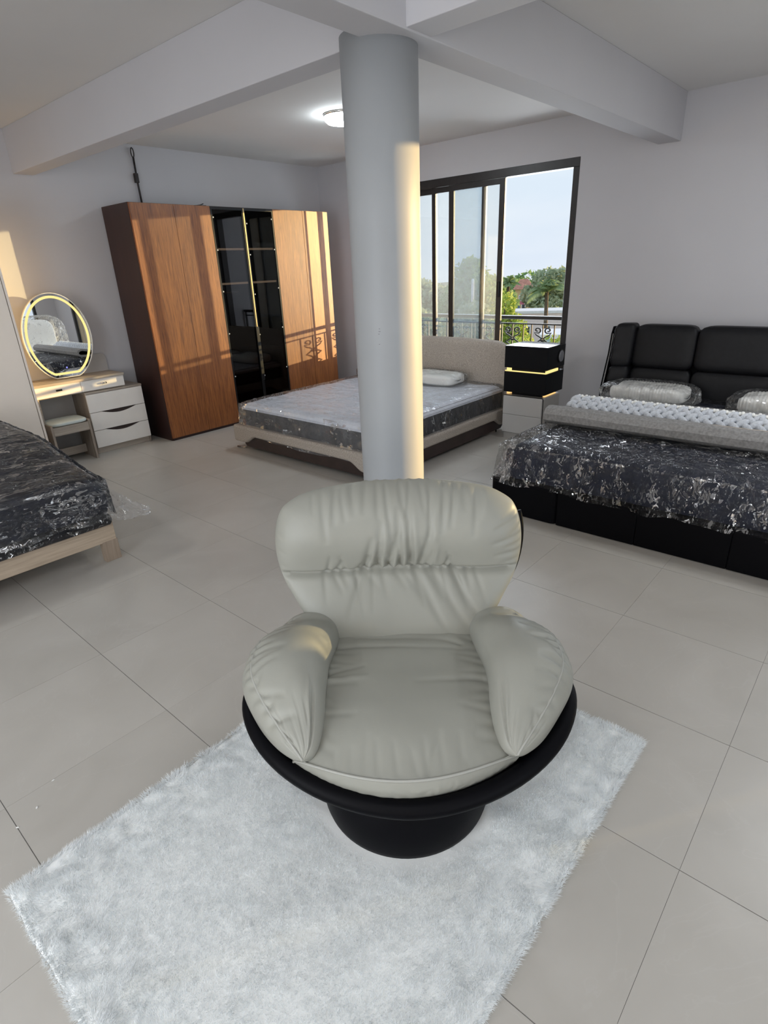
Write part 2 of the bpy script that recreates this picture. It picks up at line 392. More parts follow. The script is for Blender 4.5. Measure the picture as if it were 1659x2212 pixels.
def puff(mb, x0, x1, y0, y1, z0, z1, p=6, n=14, bulge=None):
    """a softly padded block: superellipsoid-like box"""
    cx, cy, cz = (x0+x1)/2, (y0+y1)/2, (z0+z1)/2; hx, hy, hz = (x1-x0)/2, (y1-y0)/2, (z1-z0)/2
    def fix(d):
        m = (abs(d[0])**p+abs(d[1])**p+abs(d[2])**p)**(1/p)
        q = [c/m for c in d]
        P = [cx+hx*q[0], cy+hy*q[1], cz+hz*q[2]]
        return bulge(P, q) if bulge else P
    for ax in range(3):
        for sg in (-1, 1):
            def fn(a, b):
                d = [0, 0, 0]; d[ax] = sg; d[(ax+1) % 3] = math.tan((2*a-1)*PI/4); d[(ax+2) % 3] = math.tan((2*b-1)*PI/4)
                return fix(d)
            mb.grid(fn, n, n)
    return mb

# ================================================================== STRUCTURE
XR, YB, ZC = 5.94, 6.26, 2.86          # right wall, back wall, ceiling
XL, YF = -3.2, -3.8                    # unseen walls behind the viewer
# floor slab with its tiles
fl = struct('floor', MB().box(XL-.2, XR+.6, YF-.2, YB+.2, -.15, -.0022), M['grout'])
TS, TX, TY = .5985, .76, .135
tm = MB().box(-TS/2+.0013, TS/2-.0013, -TS/2+.0005, TS/2-.0005, -.010, 0)
tme = None
for i in range(-4, 9):
    for j in range(-4, 11):
        cx, cy = TX+(i+.5)*TS, TY+(j+.5)*TS
        if cx+TS/2 > XR+.28 or cy+TS/2 > YB+.28 or (cx < -1.0 and cy > 4.5): continue
        if tme is None:
            t0 = obj('tile', tm, M['tile'], fl); tme = t0.data
        else: t0 = link('tile', tme, None, fl)
        t0.location = (cx, cy, random.Random(i*31+j).uniform(-.0004, .0003))
struct('ceiling', MB().box(XL-.2, XR+.2, YF-.2, YB+.2, ZC, ZC+.15), M['ceil'])
struct('wall_back', MB().box(XL-.2, XR+.2, YB, YB+.2, 0, ZC), M['wall'])
W1 = (2.675, 5.52, .55, 2.515); W2 = (-2.9, -.1, .0, 2.515)
wr = MB()
wr.box(XR, XR+.2, YF, W2[0], 0, ZC); wr.box(XR, XR+.2, W2[0], W2[1], W2[3], ZC); wr.box(XR, XR+.2, W2[1], W1[0], 0, ZC)
wr.box(XR, XR+.2, W1[0], W1[1], 0, W1[2]); wr.box(XR, XR+.2, W1[0], W1[1], W1[3], ZC); wr.box(XR, XR+.2, W1[1], YB, 0, ZC)
wr.box(XR+.2, XR+.5, 2.0, 2.66, 0, ZC)      # unseen block added outside the window to keep sun off the cupboard
struct('wall_right', wr, M['wall'])
# walls behind the viewer, each with a wide glazed opening
wf = MB(); wf.box(XL, -2.9, YF-.2, YF, 0, ZC); wf.box(-2.9, 1.7, YF-.2, YF, 0, .2); wf.box(-2.9, 1.7, YF-.2, YF, 2.5, ZC); wf.box(1.7, 4.3, YF-.2, YF, 0, ZC)
wf.box(4.3, 5.5, YF-.2, YF, 0, .2); wf.box(4.3, 5.5, YF-.2, YF, 2.4, ZC); wf.box(5.5, XR, YF-.2, YF, 0, ZC)
struct('wall_front', wf, M['wall'])
wl_ = MB(); wl_.box(XL-.2, XL, YF, -1, 0, ZC); wl_.box(XL-.2, XL, -1, 3.4, 0, .2); wl_.box(XL-.2, XL, -1, 3.4, 2.5, ZC); wl_.box(XL-.2, XL, 3.4, YB, 0, ZC)
struct('wall_left', wl_, M['wall'])
# crossing beams and the column under them
struct('trim_1', MB().box(XL, XR, 1.80, 1.985, 2.512, ZC), M['wall'], bevel=.004)
struct('trim_2', MB().box(2.26, 2.43, YF, YB, 2.520, ZC), M['wall'], bevel=.004)
CPX, CPY, CPR = 2.34, 2.02, .172
col = MB().lathe([(CPR, 0), (CPR, .6), (CPR, 1.2), (CPR, 1.8), (CPR, 2.55)], 72, (CPX, CPY, 0))
tag(struct('column', col, M['column'], smooth=True, bevel=0), 'round white painted column behind the armchair')

colo = bpy.data.objects['column']
for a0, a1, z in ((203.5, 208.5, 1.346), (204.5, 207.5, 1.358), (203, 206.5, 1.334), (203.5, 206.5, 1.285)):
    sm = MB().grid(lambda a, b: (CPX+(CPR+.0009)*math.cos(rad(lerp(a0, a1, a))), CPY+(CPR+.0009)*math.sin(rad(lerp(a0, a1, a))), z+.004*(b-.5)*math.sin(PI*a)), 6, 2)
    obj('scuff_mark', sm, M['spk'], colo)

# ---- window 1: sliding window, its frame and leaves
def bars(name, parent, boxes, m, bev=.003):
    for bx in boxes: obj(name, MB().box(*bx), m, parent, bevel=bev, seg=1)
w1 = struct('window_1', MB().box(XR-.005, XR+.10, W1[0], W1[1], W1[3]-.08, W1[3]), M['alu'], bevel=.004)
bars('jamb', w1, [(XR-.005, XR+.10, W1[0], W1[0]+.062, W1[2], W1[3]-.08), (XR-.005, XR+.10, W1[1]-.062, W1[1], W1[2], W1[3]-.08)], M['alu'])
bars('sill', w1, [(XR-.005, XR+.12, W1[0]+.062, W1[1]-.062, W1[2], W1[2]+.05)], M['alu'])
bars('mullion', w1, [(XR+.075, XR+.10, 5.225, 5.275, W1[2]+.05, W1[3]-.08)], M['alu'])
def leaf(y0, y1, x, sw0=.065, sw1=.065):
    z0, z1 = W1[2]+.05, W1[3]-.082
    s = obj('sash', MB().box(x, x+.026, y0, y0+sw0, z0, z1).box(x, x+.026, y1-sw1, y1, z0, z1).box(x, x+.026, y0+sw0, y1-sw1, z1-.055, z1).box(x, x+.026, y0+sw0, y1-sw1, z0, z0+.07), M['alu'], w1)
    obj('pane', MB().box(x+.010, x+.014, y0+sw0, y1-sw1, z0+.07, z1-.055), M['pane'], s)
leaf(3.472, 4.18, XR+.008); leaf(3.72, 4.44, XR+.040, .052, .052); leaf(4.40, 5.10, XR+.068, .05, .006)
obj('latch', MB().box(XR-.012, XR+.008, 3.495, 3.52, 1.28, 1.44), M['blackmetal'], w1, bevel=.004)
# ---- window 2: glazed balcony door further right (out of frame, it lets the sun in)
w2 = struct('window_2', MB().box(XR-.005, XR+.1, W2[0], W2[1], W2[3]-.08, W2[3]), M['alu'])
bars('jamb', w2, [(XR-.005, XR+.1, W2[0], W2[0]+.06, 0, W2[3]-.08), (XR-.005, XR+.1, W2[1]-.06, W2[1], 0, W2[3]-.08), (XR+.02, XR+.06, -1.53, -1.46, 0, W2[3]-.08)], M['alu'])
obj('pane', MB().box(XR+.04, XR+.044, W2[0]+.06, -1.53, 0, W2[3]-.08), M['pane'], w2)
# ---- glazing behind the viewer (seen only in reflections)
w3 = struct('window_3', MB().box(4.3, 5.5, YF-.12, YF-.05, 2.34, 2.4), M['alu'])
bars('jamb', w3, [(4.3, 4.36, YF-.12, YF-.05, .2, 2.34), (5.44, 5.5, YF-.12, YF-.05, .2, 2.34), (4.87, 4.92, YF-.12, YF-.05, .2, 2.34)], M['alu'])
w4 = struct('window_4', MB().box(-2.9, 1.7, YF-.12, YF-.05, 2.42, 2.5), M['alu'])
bars('jamb', w4, [(x, x+.06, YF-.12, YF-.05, .2, 2.42) for x in (-2.9, -1.4, .1, 1.64)], M['alu'])
w5 = struct('window_5', MB().box(XL-.12, XL-.05, -1, 3.4, 2.42, 2.5), M['alu'])
bars('jamb', w5, [(XL-.12, XL-.05, y, y+.06, .2, 2.42) for y in (-1, .45, 1.9, 3.34)], M['alu'])

# ================================================================== BALCONY RAILING
rl = thing('balcony_railing', 'black wrought iron balcony railing with scrolls outside the window', 'railing', (6.30, 2.3, .55))
RZ = 1.045-.55
obj('handrail', MB().box(-.03, .03, .37, 3.6, RZ-.028, RZ+.012), M['iron'], rl, bevel=.008)
obj('upper_rail', MB().box(-.008, .008, .37, 3.6, RZ-.085, RZ-.070), M['iron'], rl)
obj('lower_rail', MB().box(-.012, .012, .37, 3.6, .035, .055), M['iron'], rl)
bar_me = scroll_me = post_me = None
def scroll_path(sg):
    P = []
    for k in range(17):                       # curl, winding outwards over the top
        a = rad(-40-k*24); r = .006+.0017*k
        P.append((0, sg*(.050-r*math.cos(a)), .352-r*math.sin(a)*-1))
    P += [(0, sg*.078, .325), (0, sg*.058, .298), (0, sg*.030, .280), (0, sg*.010, .262), (0, sg*.022, .240), (0, sg*.050, .218), (0, sg*.066, .208), (0, sg*.048, .196), (0, sg*.020, .172), (0, sg*.010, .150), (0, sg*.022, .128), (0, sg*.050, .106), (0, sg*.066, .096), (0, sg*.046, .084), (0, sg*.010, .058)]
    return P
for yc in (3.12, 3.505, 3.89, 4.22, 4.88, 5.21, 5.60):
    yc -= 2.3
    for dy in (-.14, 0, .14):
        if bar_me is None:
            b0 = obj('baluster', MB().box(-.0055, .0055, -.0055, .0055, .05, RZ-.08), M['iron'], rl); bar_me = b0.data
        else: b0 = link('baluster', bar_me, None, rl)
        b0.location = (0, yc+dy, 0)
    if scroll_me is None:
        s0 = obj('scroll', MB().tube(scroll_path(1), .0075, 6).tube(scroll_path(-1), .0075, 6).ball((0, 0, .235), (.012, .02, .012), 8, 5), M['iron'], rl, smooth=True); scroll_me = s0.data
    else: s0 = link('scroll', scroll_me, None, rl)
    s0.location = (0, yc, 0); s0.scale = (1, 1.32, 1)
for yy in (0.40, 2.14, 3.58):
    obj('post', MB().box(-.012, .012, yy-.012, yy+.012, -.0, RZ-.03), M['iron'], rl)
struct('trim_3', MB().box(XR+.2, 6.75, 1.6, YB+.2, .40, .549), M['wall'])

# ================================================================== WARDROBE
wd = thing('wardrobe', 'tall walnut wardrobe with four wood doors and two black glass doors', 'wardrobe', (2.974, 5.68, 0))
WW, WD, WH = 2.53, .55, 2.285
DX = [0, .454, .868, 1.277, 1.682, 2.122, WW]
obj('side_panel', MB().box(0, .022, .024, WD, 0, WH), M['darkwood'], wd, bevel=.001)
obj('side_panel', MB().box(WW-.022, WW, .024, WD, 0, WH), M['walnut'], wd, bevel=.001)
obj('partition', MB().box(DX[2]-.011, DX[2]+.011, .024, WD-.01, .06, WH-.022), M['darkwood'], wd)
obj('partition', MB().box(DX[4]-.011, DX[4]+.011, .024, WD-.01, .06, WH-.022), M['darkwood'], wd)
obj('top_panel', MB().box(.022, WW-.022, .024, WD, WH-.022, WH), M['darkwood'], wd)
obj('bottom_panel', MB().box(.022, WW-.022, .024, WD, .05, .072), M['darkwood'], wd)
obj('back_panel', MB().box(.022, WW-.022, WD-.012, WD-.002, .05, WH-.022), M['darkwood'], wd)
obj('plinth', MB().box(.01, WW-.01, .012, .03, 0, .05), M['darkwood'], wd)
for k in (0, 1, 4, 5):
    obj('door', MB().box(DX[k]+.0015, DX[k+1]-.0015, 0, .022, .028, WH-.004), M['walnut'], wd, bevel=.0015)
for k in (2, 3):
    x0, x1 = DX[k]+.002, DX[k+1]-.002
    gd = obj('glass_door', MB().box(x0, x0+.016, 0, .02, .03, WH-.006).box(x1-.016, x1, 0, .02, .03, WH-.006).box(x0+.016, x1-.016, 0, .02, .03, .05).box(x0+.016, x1-.016, 0, .02, WH-.03, WH-.006), M['blackmetal'], wd)
    obj('pane', MB().box(x0+.016, x1-.016, .006, .011, .05, WH-.03), M['smoke'], gd)
    for hz in (.55, 1.02, 1.46, 1.87, 2.18):
        for hx in ((x0+.024,) if k == 2 else (x0+.030, x1-.024)):
            obj('hinge', MB().ball((hx, .002, hz-(.05 if hx > x0+.026 and hx < x0+.1 else 0)), (.0075, .004, .0075), 8, 5), M['tag'], gd)
obj('gold_strip', MB().box(DX[3]-.004, DX[3]+.010, -.004, .002, 1.02, WH-.01), M['gold'], wd)
obj('door_handle', MB().box(DX[3]-.022, DX[3]+.022, -.012, .0, .45, 1.06), M['blackmetal'], wd, bevel=.004)
for z, a, b_ in ((1.88, DX[2], DX[3]), (1.88, DX[3], DX[4]), (1.535, DX[2], DX[3]), (1.535, DX[3], DX[4]), (.78, DX[2], DX[3]), (.78, DX[3], DX[4])):
    sh = obj('shelf', MB().box(a+.012, b_-.012, .05, WD-.02, z-.012, z+.012), M['darkwood'], wd)
    obj('shelf_edge', MB().box(a+.012, b_-.012, .046, .05, z-.010, z+.010), M['ledshelf'] if z > 1 else M['darkwood'], sh)
obj('hanging_rail', MB().tube([(DX[2]+.02, .24, 1.44), (DX[3]-.02, .24, 1.44)], .013, 10), M['gold'], wd, smooth=True)
obj('drawer_handle', MB().box(DX[2]+.11, DX[2]+.24, .04, .05, .79, .802), M['chrome'], wd)

br = thing('metal_bracket', 'thin dark metal rod leaning on the wall above the wardrobe', 'rod', (3.41, 6.20, 2.285))
obj('rod', MB().tube([(.0, .03, .0), (-.004, .035, .22), (.0, .04, .46)], .010, 8), M['bracket'], br, smooth=True)
obj('loop', MB().tube([(-.004+.022*math.sin(a*PI/6)*.7, .035, .50+.042*-math.cos(a*PI/6)) for a in range(12)], .006, 6, closed=True), M['bracket'], br, smooth=True)
obj('clamp', MB().box(-.030, .008, .015, .05, .235, .32), M['bracket'], br, bevel=.004)
tw = thing('cable_scrap', 'small scrap of dark cable lying on top of the wardrobe', 'cable', (3.80, 5.80, 2.285))
obj('strand', MB().tube([(-.06, 0, .006), (-.01, .02, .012), (.05, .05, .022), (.09, .06, .035)], .005, 6), M['blackmetal'], tw)
obj('strand', MB().tube([(-.02, .0, .006), (.03, .01, .010), (.07, -.02, .008)], .005, 6), M['blackmetal'], tw)

# ================================================================== WHITE CUPBOARD (left edge)
cb = thing('white_cupboard', 'tall cream cupboard end at the left edge beside the vanity', 'cupboard', (.55, 5.70, 0))
obj('carcass', MB().box(0, .018, .022, .54, 0, 2.3).box(1.212, 1.230, 0.0, .54, 0, 2.3).box(.018, 1.212, .022, .54, 2.282, 2.3).box(.018, 1.212, .022, .54, .05, .07).box(.018, 1.212, .53, .54, .05, 2.3), M['beige'], cb)
for k in range(3):
    obj('door', MB().box(.004+k*.402, .402+k*.402, 0, .02, .06, 2.29), M['beige'], cb, bevel=.0015)
obj('plinth', MB().box(.01, 1.22, .02, .04, 0, .05), M['ash'], cb)

# ================================================================== VANITY
vt = thing('vanity_table', 'cream and grey ash vanity table with drawers beside the wardrobe', 'vanity', (1.845, 5.92, 0))
obj('table_top', MB().box(-.003, .852, -.012, .335, .735, .757), M['ash'], vt, bevel=.001)
obj('carcass', MB().box(0, .018, .004, .33, 0, .735).box(.832, .85, .02, .33, .62, .735).box(.018, .832, .31, .33, .62, .735).box(.018, .832, .02, .31, .622, .634), M['ash'], vt)
obj('back_board', MB().prism(rrect(.60, .85, .757, .935, .05, 5, (0, 0, 1, 0)), .318, .335, 'y'), M['board'], vt)
obj('modesty_panel', MB().box(.018, .44, .315, .33, .05, .62), M['board'], vt)
for k, (x0, x1) in enumerate(((.003, .414), (.418, .846))):
    d = obj('drawer', MB().box(x0, x1, 0, .016, .632, .732), M['cream'], vt, bevel=.001)
    xc = (.205, .632)[k]
    obj('knob', MB().tube([(xc-.026, -.018, .688), (xc+.026, -.018, .688)], .009, 10).tube([(xc+.012, 0, .688), (xc+.012, -.018, .688)], .006, 8), M['chrome'] if k else M['blackmetal'], d, smooth=True)
# chest of three drawers standing half under the table
ch = thing('drawer_chest', 'low cream chest of three drawers with dark lens grips', 'chest', (2.272, 5.90, 0))
obj('carcass', MB().box(0, .018, .02, .35, 0, .602).box(.56, .578, .02, .35, 0, .602).box(.018, .56, .33, .35, .0, .602), M['ashz'], ch)
obj('chest_top', MB().box(-.002, .58, 0, .35, .602, .62), M['ash'], ch, bevel=.001)
obj('plinth', MB().box(.018, .56, .03, .05, 0, .062), M['ash'], ch)
def lens(x0, x1, h, n=10, up=True):
    return [(lerp(x0, x1, k/n), h*math.sin(PI*k/n)) for k in range(n+1)]
for k, (z0, z1) in enumerate(((.065, .235), (.240, .415), (.420, .598))):
    poly = [(.003, z0)]
    if k > 0: poly = [(.003, z0)]+[(x, z0+dz) for x, dz in lens(.13, .47, .0)]
    poly += [(.575, z0), (.575, z1)]
    if k < 2: poly += [(x, z1-dz) for x, dz in reversed(lens(.12, .48, .034))]
    poly += [(.003, z1)]
    d = obj('drawer', MB().prism(poly, 0, .018, 'y'), M['cream'], ch)
    if k < 2: obj('grip', MB().prism([(x, z1-dz) for x, dz in lens(.12, .48, .034)]+[(.48, z1+.001), (.12, z1+.001)], .010, .017, 'y'), M['mahog'], d)
# lit mirror
mi = thing('round_mirror', 'round mirror with a glowing yellow ring on the vanity', 'mirror', (2.225, 6.07, .757))
def mirror_outline(a, b, n=72, cz=.385, flat=.03):
    P = []
    for k in range(n):
        t = 2*PI*k/n; P.append((a*math.sin(t), max(cz-b*math.cos(t), flat)))
    return P
TL = .004
def tilt(P, y): return [(x, y+z*TL, z) for x, z in P]
def slab(P, y0, y1):
    n = len(P); mb = MB(); mb.add(tilt(P, y0)+tilt(P, y1), [tuple(range(n))[::-1], tuple(range(n, 2*n))]+[(i, (i+1) % n, n+(i+1) % n, n+i) for i in range(n)]); return mb
def ring(P, Q, y0, y1):
    n = len(P); mb = MB()
    mb.add(tilt(P, y0)+tilt(Q, y0)+tilt(P, y1)+tilt(Q, y1), [(i, (i+1) % n, n+(i+1) % n, n+i) for i in range(n)]+[(2*n+i, 3*n+i, 3*n+(i+1) % n, 2*n+(i+1) % n) for i in range(n)]+[(i, 2*n+i, 2*n+(i+1) % n, (i+1) % n) for i in range(n)]+[(n+i, n+(i+1) % n, 3*n+(i+1) % n, 3*n+i) for i in range(n)])
    return mb
OA = mirror_outline(.308, .400, flat=.012)
obj('mirror_body', slab(OA, .0, .025), M['board'], mi)
obj('mirror_glass', slab(mirror_outline(.303, .395, flat=.017), -.004, -.0005), M['mirror'], mi)
obj('rim', ring(OA, mirror_outline(.302, .394, flat=.018), -.007, .0), M['tag'], mi)
obj('light_ring', ring(mirror_outline(.284, .374, flat=.043), mirror_outline(.263, .352, flat=.064), -.0065, -.0045), M['ledwarm'], mi)
obj('touch_switch', MB().ball((.005, -.004+.10*TL, .105), (.008, .002, .008), 10, 6), M['touch'], mi)
# stool
st = thing('vanity_stool', 'low grey ash stool with pale mint pad under the vanity', 'stool', (1.85, 5.78, 0))
obj('side_panel', MB().box(0, .02, 0, .28, 0, .395), M['ashz'], st, bevel=.001)
obj('side_panel', MB().box(.345, .365, 0, .28, 0, .395), M['ashz'], st, bevel=.001)
obj('apron', MB().box(.02, .345, .004, .02, .295, .375), M['ash'], st)
obj('apron', MB().box(.02, .345, .26, .276, .295, .375), M['ash'], st)
obj('rail', MB().box(.02, .345, .20, .216, .04, .12), M['ash'], st)
obj('seat_pad', puff(MB(), .012, .353, -.004, .284, .375, .415, 5, 8), M['mint'], st, smooth=True)

# ================================================================== CEILING LAMP
cl = thing('ceiling_lamp', 'round flush ceiling lamp glowing bluish white', 'lamp', (4.235, 4.085, ZC))
obj('lamp_base', MB().lathe([(.165, -.012), (.165, 0)], 40), M['cream'], cl)
obj('diffuser', MB().lathe([(.02, -.078), (.09, -.076), (.14, -.066), (.16, -.048), (.163, -.012)], 40), M['lamp'], cl, smooth=True)
obj('trim_ring', MB().lathe([(.166, -.018), (.172, -.012), (.172, -.001), (.166, 0)], 40, cap=False), M['chrome'], cl, smooth=True)

# ================================================================== PLASTIC COVERS
def sheet_box(x0, x1, y0, y1, z0, ztop, cell=.02, amp=.010, seed=0, flare=.02, r=.035, streak=(1, 1, 1), freq=9, sides='lrfb', hem=.02, tear=None):
    """polythene cover: top and skirts of one crumpled sheet; ztop(x, y) is the top height"""
    mb = MB(); cx, cy = (x0+x1)/2, (y0+y1)/2; hx, hy = (x1-x0)/2, (y1-y0)/2
    def place(x, y, z):
        zt = ztop(x, y)
        nx = ((x-cx)/hx); ny = ((y-cy)/hy); k = 1-max(0, min(1, (zt-z)/r))
        n = Vector((math.copysign(abs(nx)**14, nx), math.copysign(abs(ny)**14, ny), k+.02)); n.normalize()
        # rounded shoulder
        ed = max(0, (abs(nx)*hx-(hx-r))/r, (abs(ny)*hy-(hy-r))/r); ed = min(ed, 1)
        zz = z
        if zt-z < 1e-6: zz = z-r*.55*ed**2.2
        q = (x*streak[0]*freq+seed, y*streak[1]*freq, z*streak[2]*freq)
        d = amp*max(0, 1.1+.55*ridge(*q)+.40*ridge(q[0]*2.3+4, q[1]*2.3, q[2]*2.3+7)+.30*ridge(q[0]*5.1, q[1]*5.1+3, q[2]*5.1))
        low = max(0, min(1, (zt-z)/max(zt-z0, 1e-6)))
        d += flare*low**1.5*(1+.8*nz3(x*5+seed, y*5, 1.3))
        d += .006
        P = Vector((x, y, zz))+n*d
        if low > .95: P.z += hem*nz3(x*6, y*6, seed+5)
        return tuple(P)
    nx_, ny_ = max(2, int((x1-x0)/cell)), max(2, int((y1-y0)/cell))
    zs = min(ztop(x0, cy), ztop(x1, cy)); nz_ = max(2, int((zs-z0)/cell))
    mb.grid(lambda a, b: place(lerp(x0, x1, a), lerp(y0, y1, b), ztop(lerp(x0, x1, a), lerp(y0, y1, b))), nx_, ny_)
    def side(fx, fy, n):
        mb.grid(lambda a, b: place(fx(a), fy(a), lerp(ztop(fx(a), fy(a)), z0, b)), n, nz_)
    if 'l' in sides: side(lambda a: x0, lambda a: lerp(y0, y1, a), ny_)
    if 'r' in sides: side(lambda a: x1, lambda a: lerp(y0, y1, a), ny_)
    if 'f' in sides: side(lambda a: lerp(x0, x1, a), lambda a: y0, nx_)
    if 'b' in sides: side(lambda a: lerp(x0, x1, a), lambda a: y1, nx_)
    return mb
def mattress_core(x0, x1, y0, y1, z0, ztop, n=40, r=.05, tuft=0.0):
    mb = MB()
    def top(a, b):
        x, y = lerp(x0, x1, a), lerp(y0, y1, b)
        ed = max(0, (r-min(x-x0, x1-x, y-y0, y1-y))/r)
        z = ztop(x, y)-r*.7*ed**2
        if tuft: z += tuft*(math.sin(x*17)*math.sin(y*17))*(1-ed)
        return (x, y, z)
    mb.grid(top, n, n)
    for k in range(4):
        fx = (lambda a: x0, lambda a: x1, lambda a: lerp(x0, x1, a), lambda a: lerp(x0, x1, a))[k]
        fy = (lambda a: lerp(y0, y1, a), lambda a: lerp(y0, y1, a), lambda a: y0, lambda a: y1)[k]
        def s(a, b, fx=fx, fy=fy):
            x, y = fx(a), fy(a); zt = ztop(x, y)-r*.7; z = lerp(zt, z0, b); bl = .012*math.sin(PI*b)
            return (x+(bl if x == x1 else -bl if x == x0 else 0), y+(bl if y == y1 else -bl if y == y0 else 0), z)
        mb.grid(s, n, 5)
    mb.add([(x0, y0, z0), (x1, y0, z0), (x1, y1, z0), (x0, y1, z0)], [(0, 3, 2, 1)])
    return mb
def bag(mb, x0, x1, y0, y1, z0, z1, n=26, amp=.006, seed=0, p=5, ear=.05):
    """crumpled clear bag round a pillow with gathered ends along y"""
    def bl(P, q):
        e = abs(q[1])**8
        d = amp*(ridge(P[0]*14+seed, P[1]*14, P[2]*14)+.5*ridge(P[0]*31, P[1]*31+seed, P[2]*31))
        v = Vector(q).normalized()*d
        return (P[0]+v.x, P[1]+v.y+math.copysign(ear*e*(.5+.8*abs(nz3(P[0]*9, seed, P[2]*9))), q[1]), max(P[2]+v.z-(.25*ear*e), z0-.001))
    return puff(mb, x0, x1, y0, y1, z0, z1, p, n, bl)

# ================================================================== GREY UPHOLSTERED BED (middle)
gb = thing('grey_bed', 'grey woven fabric bed with curved headboard under the window', 'bed', (3.20, 2.93, 0))
GY = 1.94
def rail_poly(L, zt=.252, zl=.085, zh=.158, c=.17, d=.34):
    P = [(0, zt), (0, zl), (c, zl)]+[(lerp(c, d, k/6), zl+(zh-zl)*(3*(k/6)**2-2*(k/6)**3)) for k in range(1, 7)]
    P += [(L-d+(d-c)*k/6, zh-(zh-zl)*(3*(k/6)**2-2*(k/6)**3)) for k in range(7)]+[(L, zl), (L, zt)]
    return P
obj('foot_rail', MB().prism(rail_poly(GY), 0, .085, 'x'), M['greyfab'], gb, bevel=.022, seg=3)
for y in (0, GY-.08):
    obj('side_rail', MB().prism([(x+.06, z) for x, z in rail_poly(2.06)], y, y+.08, 'y'), M['greyfab'], gb, bevel=.022, seg=3)
obj('plinth', MB().prism(rrect(.13, GY-.13, .045, .165, .055), .03, .05, 'x'), M['mahog'], gb)
for y in (.03, GY-.05):
    obj('plinth', MB().prism(rrect(.13, 2.0, .045, .165, .055), y, y+.02, 'y'), M['mahog'], gb)
obj('slat_base', MB().box(.06, 2.08, .06, GY-.06, .17, .225), M['mahog'], gb)
hb = MB()
def head(a, b):
    y = lerp(-.03, GY+.03, a); t = abs(2*a-1)
    return y, t
def head_pt(a, b, front):
    y = lerp(-.04, GY+.04, a); yy = abs(y-GY/2); zt = .905-.02*(yy/1.0)**2
    k = max(0, yy-(GY/2+.04-.26))/.26
    zt -= .26*(1-math.sqrt(max(0, 1-k*k)))
    z = lerp(.10, zt, b); x = 2.075+.06*(z-.1)-.05*(yy/1.0)**3
    ed = min(b/.04, (1-b)/.08, a/.02, (1-a)/.02, 1); ed = max(ed, 0)
    th = .06*(1-(1-ed)**2)**.5
    return (x+.06-th if front else x+.06+th*.9, y, z)
hb.grid(lambda a, b: head_pt(a, b, True), 60, 30); hb.grid(lambda a, b: head_pt(a, b, False), 60, 30)
obj('headboard', hb, M['greyfab'], gb, smooth=True)
for lx, ly, dx, dy in ((.07, GY-.10, -.03, .12), (1.99, .10, -.05, -.03), (.07, .10, -.03, -.12), (1.99, GY-.10, .0, .12)):
    obj('leg', MB().tube([(lx, ly, .10), (lx, ly, .03), (lx+dx*.1, ly+dy*.1, .014), (lx+dx*.3, ly+dy*.3, .009), (lx+dx, ly+dy, .009)], .0085, 8), M['chrome'] if lx < 1 else M['blackmetal'], gb, smooth=True)

gm = thing('wrapped_mattress', 'white quilted mattress with dark border in clear plastic on the grey bed', 'mattress', (3.29, 3.02, .226))
gtop = lambda x, y: .235
obj('border', mattress_core(0, 1.97, 0, 1.76, .0, lambda x, y: .205, 12, .03), M['sidegrey'], gm, smooth=False)
obj('quilted_top', mattress_core(.004, 1.966, .004, 1.756, .178, gtop, 90, .045, .006), M['quilt'], gm, smooth=True)
obj('piping', MB().tube([(-.004, -.004, .178), (1.974, -.004, .178), (1.974, 1.764, .178), (-.004, 1.764, .178)], .006, 6, closed=True), M['quilt'], gm)
obj('polythene_cover', sheet_box(-.012, 1.98, -.012, 1.772, .0, lambda x, y: .240, .018, .007, 3, .030, .05, (1.8, .8, 1), 4, 'fb', .03), M['filmclear'], gm)
# loose polythene hanging over the foot of the grey bed
def foot_drape(a, b):
    y = lerp(-.08, 1.80, a); z = lerp(.235, -.045-.05*math.sin(PI*a)**2+.03*nz3(a*6, 2, 1)-.05*max(0, .25-a)*4, b)
    d = .014+.050*b+.010*ridge(y*3, z*4, 4)+.003*ridge(y*13, z*9, 9)
    return (-d-.06*max(0, .12-a)*8*b, y, z)
obj('polythene_skirt', MB().grid(foot_drape, 100, 22), M['filmskirt'], gm)
for i, (y0, y1, lab) in enumerate(((.42, 1.02, 'white pillow sealed in clear plastic on the grey bed, right of the column'), (1.16, 1.74, 'white pillow sealed in clear plastic on the grey bed, left of the column'))):
    pw = thing('wrapped_pillow', lab, 'pillow', (4.86, 2.98+y0, .468), 0, 'pillows on the grey bed')
    L = y1-y0
    def wave(P, q): return (P[0], P[1], P[2]-(.022*math.sin(PI*min(1, max(0, (P[0]-.05)/.22)))**2 if q[2] > 0 else 0))
    obj('pillow', puff(MB(), .0, .34, 0, L, 0, .115, 5, 16, wave), M['whitecloth'], pw, smooth=True)
    obj('plastic_bag', bag(MB(), -.012, .352, -.015, L+.015, -.0, .125, 24, .006, i*3, 5, .04), M['filmclear'], pw)

